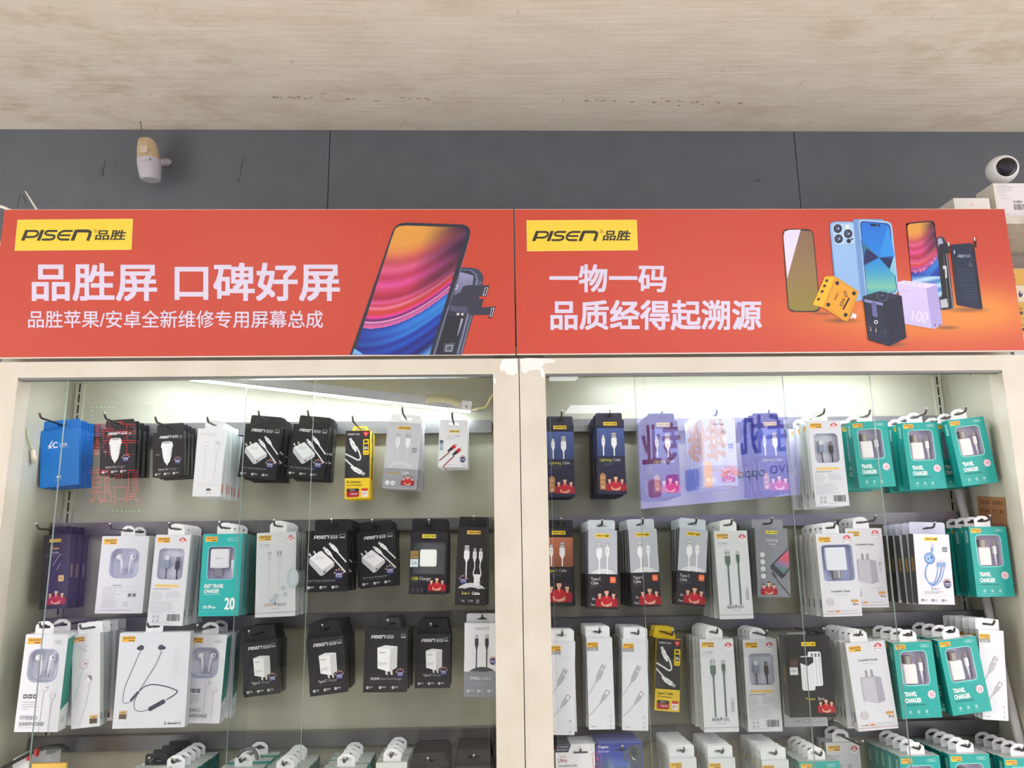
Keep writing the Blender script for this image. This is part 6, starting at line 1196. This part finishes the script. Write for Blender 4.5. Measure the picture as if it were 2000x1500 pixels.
# loose connector on the left side wall
mb = MB(); X = -.9285
mb.tube(spl([tuple(atX(x, y, X+q)) for x, y, q in ((53, 838, .002), (56, 858, .003), (61, 872, .004), (65, 880, .005))], 5), .0016, (196, 200, 150), PLASTIC, 8); mb.tube([atX(64, 879, X+.006), atX(66, 893, X+.0065), atX(67, 903, X+.0065)], [.0042, .0055, .005], (222, 210, 190), PLASTIC, 10)
tag(mb.build('loose_connector'), 'cream plug on a short wire dangling at the left side wall of the left cabinet', 'plug')
mb = MB(); mb.tube([at(1895, 732, .05), at(1906, 724, .05)], .0012, (60, 56, 54), PLASTIC, 6); mb.tube([at(1921, 724, .05), at(1927, 733, .05)], .0012, (60, 56, 54), PLASTIC, 6); mb.lathe([(.0001, .0018), (.0022, 0), (.0001, -.0018)], Matrix.Translation(at(1927.5, 734, .05)), (50, 46, 44), PLASTIC, 8); tag(mb.build('wire_stub'), 'two short dark wire stubs at the top right of the right cabinet', 'wire')

# ------------------------------------------------------------------ siren on the grey wall
sp_ = at(291, 312, .252); s = empty('alarm_siren', at(318, 318, .30)); tag(s, 'small yellowed alarm siren with antenna fixed to the grey wall', 'alarm siren'); so = s.location
D_ = lambda x, y, Y=.252: at(x, y, Y)-so
def oval(rows, col, name, m=PLASTIC, label=None):
    "stack of oval sections given as (px centre, px y, px half width)"
    mb = MB(); n = 28; V = []; F = []
    for cx, y, hw in rows:
        c = D_(cx, y); r = (at(cx+hw, y, .252)-at(cx, y, .252)).length
        for k_ in range(n):
            an = 2*math.pi*k_/n; ca, sa = math.cos(an), math.sin(an); e_ = .8
            V.append(c+Vector((r*math.copysign(abs(ca)**e_, ca), .82*r*math.copysign(abs(sa)**e_, sa), 0)))
    for i in range(len(rows)-1):
        for k_ in range(n): F.append([i*n+k_, (i+1)*n+k_, (i+1)*n+(k_+1) % n, i*n+(k_+1) % n])
    mb.add(V, F, col, m, True); mb.add(V[:n], [list(range(n))], col, m); mb.add(V[-n:], [list(range(n))[::-1]], col, m); return mb
cap = oval([(286, 271.6, 6), (286, 272.5, 12), (287, 276, 15.5), (288, 284, 17.8), (289, 294, 19.4), (290, 304, 20.4), (290.6, 312.5, 20.7)], (196, 172, 138), 'cap')
a = Art(cap, lambda x, y, l: D_(x, y, .2285-l*3), PLASTIC); a.poly(rrect(274, 284, 288, 298, 3), (206, 192, 172)); a.line([(278, 290), (281, 288), (284, 292)], .6, (190, 170, 140)); a.line([(272, 302), (284, 301), (284, 304)], .5, (180, 160, 130)); cap.build('cap', s)
sh = oval([(290.6, 312.5, 20.9), (290.9, 314, 21.6), (291.4, 325, 21.4), (292.4, 338, 20.2), (293.4, 348, 18.8), (294, 350.5, 18.2), (294.6, 352, 15)], (192, 188, 196), 'shell')
a = Art(sh, lambda x, y, l: D_(x, y, .2285-l*3), PLASTIC); a.ell(293.5, 310.2, 1.7, 1.5, (24, 20, 22), 0, 10); a.line([(275, 314.6), (290, 313), (304, 314)], .5, (150, 140, 140)); sh.build('shell', s)
mb = MB(); mb.tube([at(277, 272, .252)-so, at(276, 250, .25)-so, at(274.5, 238, .249)-so], .0009, (96, 88, 70), STEEL, 6); mb.lathe([(.0001, .0014), (.0018, .0006), (.0018, -.0008), (.0001, -.0014)], Matrix.Translation(at(274.4, 238, .249)-so), (70, 64, 56), STEEL, 10); mb.build('antenna', s)
mb = MB(); mb.tube([D_(306, 318, .262), D_(315, 318, .275), D_(320, 317, .29), D_(323, 317, .2995)], [.009, .008, .010, .012], (188, 180, 184), PLASTIC, 14)
P_l = [(316, 308), (326, 309), (333, 312), (335.5, 317), (333, 321), (326, 324), (316, 326)]; V = [at(x, y, .2955)-so for x, y in P_l]; V2 = [at(x, y, .2999)-so for x, y in P_l]; n = len(V)
mb.add(V+V2, [list(range(n))[::-1]]+[[i, (i+1) % n, n+(i+1) % n, n+i] for i in range(n)], (196, 190, 196), PLASTIC); mb.lathe([(.0001, .0012), (.002, .0008), (.0032, 0)], Matrix.Translation(at(327.5, 316.5, .2948)-so) @ Euler((math.radians(90), 0, 0)).to_matrix().to_4x4(), (120, 110, 106), STEEL, 12); mb.build('wall_bracket', s)
# white cable, cable tie and conduit stub at the top left
mb = MB(); mb.tube(spl([tuple(at(x, y, .03)) for x, y in ((-14, 399), (0, 403), (12, 407), (22, 413), (30, 424))], 5), .0033, (226, 222, 214), PLASTIC, 10); tag(mb.build('white_cable'), 'thick white cable curving behind the top left corner of the left sign', 'cable')
mb = MB(); p0, p1 = at(49, 373, .02), at(74, 414, .02); d_ = (p1-p0); sd = Vector((d_.z, 0, -d_.x)).normalized(); mb.add([p0-sd*.0008, p0+sd*.0008, p1+sd*.0022, p1-sd*.0022]+[v+Vector((0, .0012, 0)) for v in (p0-sd*.0008, p0+sd*.0008, p1+sd*.0022, p1-sd*.0022)], [[0, 1, 2, 3], [4, 7, 6, 5], [0, 4, 5, 1], [1, 5, 6, 2], [2, 6, 7, 3], [3, 7, 4, 0]], (222, 218, 208), PLASTIC); tag(mb.build('cable_tie'), 'white cable tie tail sticking up above the left sign', 'cable tie')
p0, p1 = at(-30, 473, .27), at(5, 490, .27); mb = MB(); mb.box((p0.x, .27, p1.z), (p1.x+.012, .2998, p0.z), (212, 208, 196), PLASTIC); tag(mb.build('cable_trunking'), 'cream cable trunking on the wall left of the left sign', 'trunking')

# ------------------------------------------------------------------ neighbouring shelf on the right
WOOD = mat('pale_laminate', (214, 206, 192), .5, noise=(60, (196, 186, 170))); WOOD2 = mat('grey_brown_laminate', (150, 138, 126), .5)
def wood(m, c1, c2, sc):
    nt = m.node_tree; b = nt.nodes['Principled BSDF']; tc = nt.nodes.new('ShaderNodeTexCoord'); mp = nt.nodes.new('ShaderNodeMapping'); mp.inputs['Scale'].default_value = sc; w = nt.nodes.new('ShaderNodeTexNoise'); w.inputs['Scale'].default_value = 12; w.inputs['Detail'].default_value = 8; r = nt.nodes.new('ShaderNodeValToRGB')
    r.color_ramp.elements[0].position = .35; r.color_ramp.elements[1].position = .68; r.color_ramp.elements[0].color = (*lin(c1), 1); r.color_ramp.elements[1].color = (*lin(c2), 1)
    nt.links.new(tc.outputs['Object'], mp.inputs[0]); nt.links.new(mp.outputs[0], w.inputs[0]); nt.links.new(w.outputs[0], r.inputs[0]); nt.links.new(r.outputs[0], b.inputs[0])
wood(WOOD2, (142, 128, 116), (164, 152, 140), (1, 1, 14)); WOOD3 = mat('beige_laminate', (196, 184, 168), .5); wood(WOOD3, (186, 172, 154), (206, 196, 180), (14, 1, 1))
s0 = at(1968, 425, .04); s1 = at(1968, 437, .04); zt_, zb_ = s0.z, s1.z
sh_ = empty('shelf_unit', (1.35, .17, 0)); tag(sh_, 'pale laminate shelf unit standing right of the cabinets with boxes on it', 'shelf')
def put(nm, a_, b_, c, m): mb = MB(); mb.box((a_[0]-1.35, a_[1]-.17, a_[2]), (b_[0]-1.35, b_[1]-.17, b_[2]), c, m); return mb.build(nm, sh_)
put('top_board', (.985, .04, zb_), (1.95, .298, zt_), (214, 206, 192), WOOD); put('back_panel', (1.108, .285, 0), (1.95, .298, zb_), (150, 138, 126), WOOD2); put('side_panel', (1.932, .04, 0), (1.95, .285, zb_), (214, 206, 192), WOOD)
zmid = at(1990, 700, .04).z; put('shelf_board', (1.108, .045, zmid-.016), (1.932, .285, zmid), (214, 206, 192), WOOD)
zpan = at(1980, 524, .20).z; put('fascia_panel', (1.108, .20, zmid), (1.932, .206, zpan), (196, 184, 168), WOOD3); put('fascia_panel', (1.108, .215, zpan-.002), (1.932, .221, zb_), (150, 138, 126), WOOD2)
# small product boxes stacked on it
ys = [(525, 556), (557, 589), (590, 621), (622, 653), (654, 684)]; YB = .052; zcur = zmid
hs = .0293
for i in range(5):
    j = 4-i; z1 = at(1985, ys[j][0], YB).z; 
    if i == 0: zlow = zmid
    z0 = zlow; col = [(214, 166, 74), (222, 206, 178), (208, 160, 70), (206, 158, 72), (204, 204, 204)][j]
    def art(a, mb, j=j, h_=(z1-z0)*1000):
        c = (60, 50, 40) if j != 1 else (40, 44, 90)
        if j in (0, 2, 3): a.word('NINE', 10+j*2, h_*.46, 6, c, .0, 1.1); a.rect(14+j*2, h_*.56, 30+j*2, h_*.74, c)
        elif j == 1: a.word('JIU', 12, h_*.72, 6.5, c, .01, 1); a.ell(36, h_*.5, 4.5, 8, (38, 42, 100), 20); a.ell(38, h_*.4, 2.2, 4, col, 20)
        else: a.rect(14, h_*.3, 40, h_*.7, (160, 160, 164))
    mb = MB(); w_ = .11; mb.box((0, 0, -(z1-z0-.0006)), (w_, .14, 0), col, CARD); art(Art(mb, lambda x, y, l: Vector((x/1000, -l, -y/1000)), CARD), mb)
    o = mb.build('product_box', None, (1.1185+.001*j, YB, z1-.0006)); zlow = z1
    tag(o, ['yellow flat box, topmost of the stack at the right edge', 'cream flat box with dark blue mark, second in the right edge stack', 'yellow flat box in the middle of the right edge stack', 'yellow flat box second from the bottom of the right edge stack', 'grey flat box at the bottom of the right edge stack'][j], 'box', 'flat boxes stacked at the right edge')
# white boxes and camera on the top board
def white_art(a, mb):
    a.ell(40, 15, 4.4, 4.6, (234, 190, 184)); a.ell(43.4, 13.4, 1.9, 2.2, (232, 232, 230), 0, 10); a.ell(41.4, 8.6, 1.1, 2.2, (234, 190, 184), 30, 8)
tl = at(1862, 387, .045); wt_ = at(1931, 383, .045).x-tl.x
simple_box('phone_box', 'low white box with a faint pink emblem, behind the right sign', 'box', (tl.x, .045, tl.z), (wt_, .11, tl.z-zt_-.0003), (226, 224, 218), CARD, art=white_art)
tc_ = at(1939, 358, .06); dpt = atX(1906, 380, tc_.x).y-.06
def label_art(a, mb):
    a.rect(6, 3, 92, 78, (226, 222, 226)); a.greek(8, 5, 40, 1, 2, (110, 108, 112), .9); a.rect(7, 8, 62, 8.4, (150, 150, 154)); a.greek(8, 10, 44, 5, 2.8, (130, 128, 134), .6); a.greek(10, 26, 26, 3, 4, (140, 138, 144), .6); a.greek(12, 37, 36, 1, 2, (140, 138, 144), .6); bars(a, 40, 42, 22, 5, (60, 60, 62)); bars(a, 40, 50, 24, 14, (60, 60, 62)); a.circ(16, 74, 2, .6, (160, 160, 166), 12); a.circ(24, 74, 2, .6, (160, 160, 166), 12)
simple_box('camera_box', 'taller white box with printed label and barcode under the camera', 'box', (tc_.x, .06, tc_.z), (.098, min(dpt, .2), tc_.z-zt_-.0003), (222, 218, 206), CARD, art=label_art)
cc = at(1957, 332, .11); cz = tc_.z; cs = empty('security_camera', (cc.x, .11, cz)); tag(cs, 'round white security camera with black face on top of the white box', 'camera')
mb = MB(); mb.lathe([(.0001, 0), (.0165, 0), (.0178, .002), (.0178, .0065), (.014, .0095), (.0001, .0095)], None, (228, 228, 230), PLASTIC, 30); mb.build('base', cs)
R0 = (at(1984, 332, .11)-cc).length; cen = Vector((0, 0, cc.z-cz)); look = (Vector((-.24, -.96, -.16))).normalized(); q = Vector((0, 0, 1)).rotation_difference(look).to_matrix().to_4x4(); Mx = Matrix.Translation(cen) @ q
prof = [(R0*math.sin(math.radians(t)), -R0*1.02*math.cos(math.radians(t))) for t in range(1, 135, 7)]+[(R0*.70, R0*.715), (R0*.665, R0*.70)]
mb = MB(); mb.lathe([(.00001, -R0*1.02)]+prof, Mx, (236, 236, 238), PLASTIC, 36); mb.build('housing', cs)
mb = MB(); mb.lathe([(R0*.675, R0*.66), (R0*.665, R0*.705), (R0*.5, R0*.77), (R0*.2, R0*.81), (.00001, R0*.815)], Mx, (10, 10, 14), PLASTIC, 32); mb.lathe([(R0*.16, R0*.82), (R0*.22, R0*.83), (R0*.24, R0*.80)], Mx, (34, 34, 44), PLASTIC, 20); mb.build('lens_face', cs)

# ------------------------------------------------------------------ lit signs of the shop front, seen mirrored in the glass doors
GY = .0095
def mir(x, y, Yv, l=0): v = at(x, y, Yv); return Vector((v.x, 2*GY-Yv+l, v.z))
# hanging dot-matrix sign
YV = 2.6; cx, cy = 222, 898; e = empty('led_sign', mir(cx, cy, YV)); tag(e, 'hanging black sign with red dot characters, mirrored in the left glass doors', 'sign'); eo = e.location
DB = mat('black_acrylic', (14, 14, 18), .3); mb = MB(); c0 = mir(168, 792, YV)-eo; c1 = mir(278, 1006, YV)-eo; mb.box((c0.x, -.03, c1.z), (c1.x, -.004, c0.z), (14, 14, 18), DB); mb.build('board', e)
def dots(name, pts, col, pw, r):
    m = mat(name+'_led', col, .4, emit=(col, pw)); mb = MB()
    for x, y in pts:
        p = mir(x, y, YV)-eo; V = [p+Vector((r*math.cos(a_), 0, r*math.sin(a_))) for a_ in [i*math.pi/3 for i in range(6)]]; V2 = [v+Vector((0, -.004, 0)) for v in V]
        mb.add(V+V2, [list(range(6))]+[[i, (i+1) % 6, 6+(i+1) % 6, 6+i] for i in range(6)], col, m)
    tag(mb.build(name, e), name.replace('_', ' '))
def inside(V, F, x, y):
    for f in F:
        for i in range(1, len(f)-1):
            a, b, c = V[f[0]], V[f[i]], V[f[i+1]]; d1 = (b[0]-a[0])*(y-a[1])-(b[1]-a[1])*(x-a[0]); d2 = (c[0]-b[0])*(y-b[1])-(c[1]-b[1])*(x-b[0]); d3 = (a[0]-c[0])*(y-c[1])-(a[1]-c[1])*(x-c[0])
            if (d1 >= 0 and d2 >= 0 and d3 >= 0) or (d1 <= 0 and d2 <= 0 and d3 <= 0): return True
    return False
pts = []
for ch, x0, y0, x1, y1 in (('手', 226, 822, 272, 890), ('机', 184, 822, 224, 890), ('贴', 224, 912, 272, 982), ('膜', 176, 912, 220, 982)):
    V, F, (a0, b0, a1, b1) = glyph(ch, .004); nx, ny = 11, 15
    for i in range(nx):
        for j in range(ny):
            u, v = (i+.5)/nx, (j+.5)/ny
            if any(inside(V, F, a0+(a1-a0)*(u+du), b0+(b1-b0)*(v+dv)) for du in (-.018, .018) for dv in (-.01, .01)): pts.append((x1-(x1-x0)*u, y1-(y1-y0)*v))
dots('red_dot_characters', pts, (255, 40, 50), 12, .0027)
dots('green_border_dots', [(181+i*8.5, 796) for i in range(6)]+[(181, 804+i*8) for i in range(3)]+[(222+i*8.5, 998) for i in range(7)], (90, 255, 110), 6, .0033)
dots('blue_border_dots', [(167+i*8.5, 998) for i in range(7)]+[(178-i*.55, 850+i*9) for i in range(16)], (110, 90, 255), 6, .0033)
mb = MB()
for x in (190, 262): p = mir(x, 792, YV)-eo; mb.tube([p+Vector((0, -.017, 0)), Vector((p.x, -.017, CEIL-eo.z-.001))], .002, (40, 40, 40), STEEL, 6)
mb.build('hanging_wire', e)
# dim violet poster case added opposite, only to tint the left glass violet
YV3 = 3.2; c0 = mir(96, 1004, YV3); c1 = mir(470, 1262, YV3); e = empty('haze_case', (c0.x, c0.y-.1, 0)); e.location.z = 0; tag(e, 'dim violet lit poster case added opposite to tint the left glass doors', 'poster case'); eo = e.location
VM = mat('violet_haze', ink=True, rough=.5, emit=((255, 255, 255), 1.9)); mb = MB(); mb.box((0, -.1, 0), (c1.x-c0.x, .095, c0.z+.04), (40, 38, 60), PLASTIC); mb.build('case', e)
mb = MB(); a = Art(mb, lambda x, y, l: Vector((x*(c1.x-c0.x), .097+l*2, c1.z+(c0.z-c1.z)*(1-y))), VM); a.grid([(0, 0), (1, 0), (1, 1), (0, 1)], 16, 10, lambda u, v: mixc(mixc((118, 84, 190), (40, 30, 60), u**.7), (36, 28, 56), abs(v-.45)*1.2)); mb.build('haze', e)  # glow fades across the face so the mirrored haze looks soft
# purple phone-shop light box
YV2 = 3.55; q4 = [mir(1243, 787, YV2), mir(1558, 760, YV2), mir(1563, 966, YV2), mir(1252, 994, YV2)]
e = empty('light_box_sign', (q4[0]+q4[2])/2); tag(e, 'violet lit phone shop light box, mirrored in the right glass doors', 'sign'); eo = e.location; yb = q4[0].y
V = [v-eo for v in q4]; mb = MB(); mb.add([v+Vector((0, -.004, 0)) for v in V]+[v+Vector((0, -.12, 0)) for v in V], [[4, 5, 6, 7], [0, 1, 5, 4], [1, 2, 6, 5], [2, 3, 7, 6], [3, 0, 4, 7]], (190, 190, 196), PLASTIC); mb.build('casing', e)
SIGNM = mat('violet_light_box', ink=True, rough=.4, emit=((255, 255, 255), 7.0*LIGHTBOX))
def TL_(u, v, l):      # u from the reader's left (photo right) 0..100, v down 0..65
    u, v = u/100, v/65; p = (V[1]*(1-u)+V[0]*u)*(1-v)+(V[2]*(1-u)+V[3]*u)*v; return Vector((p.x, p.y+l*3, p.z))
mb = MB(); a = Art(mb, TL_, SIGNM); a.grid([(0, 0), (100, 0), (100, 65), (0, 65)], 8, 8, lambda u, v: mixc((150, 146, 232), (186, 184, 232), u*.6+.3*(1-v)))
bl = (60, 60, 170); rd = (150, 90, 110)
a.text('手机', 5, 14, 37, 38, bl, .02); a.text('维修', 46, 14, 70, 40, (170, 84, 96), .02); a.text('专业', 74, 14, 98, 40, (120, 60, 110), .02)
a.word('vivo', 2, 51, 8, (60, 70, 160), 0, .95); a.word('oppo', 22, 52, 6.5, (60, 90, 110), 0, .95); a.text('HUAWEI', 40, 55, 48, 57, (150, 70, 130))
for i in range(7): t = math.radians(-170+i*26.7); b = xf(a, 44+3*math.cos(t), 50+3*math.sin(t), math.degrees(t)); b.ell(1.4, 0, 2.8, .9, (220, 80, 120), 0, 10)
a.rect(55, 40, 60, 56, (240, 160, 110), 2); a.rect(63, 44, 72, 57, (70, 90, 210), 2); a.rect(76, 46, 84, 57, (170, 70, 170), 2); a.rect(87, 48, 95, 59, (150, 90, 150), 2); mb.build('lit_face', e)
mb = MB()
for u in (6, 94): p = TL_(u, 0, 0); mb.tube([p+Vector((0, -.06, 0)), Vector((p.x, p.y-.06, CEIL-eo.z-.001))], .006, (180, 180, 184), STEEL, 8)
mb.build('hanging_rod', e)
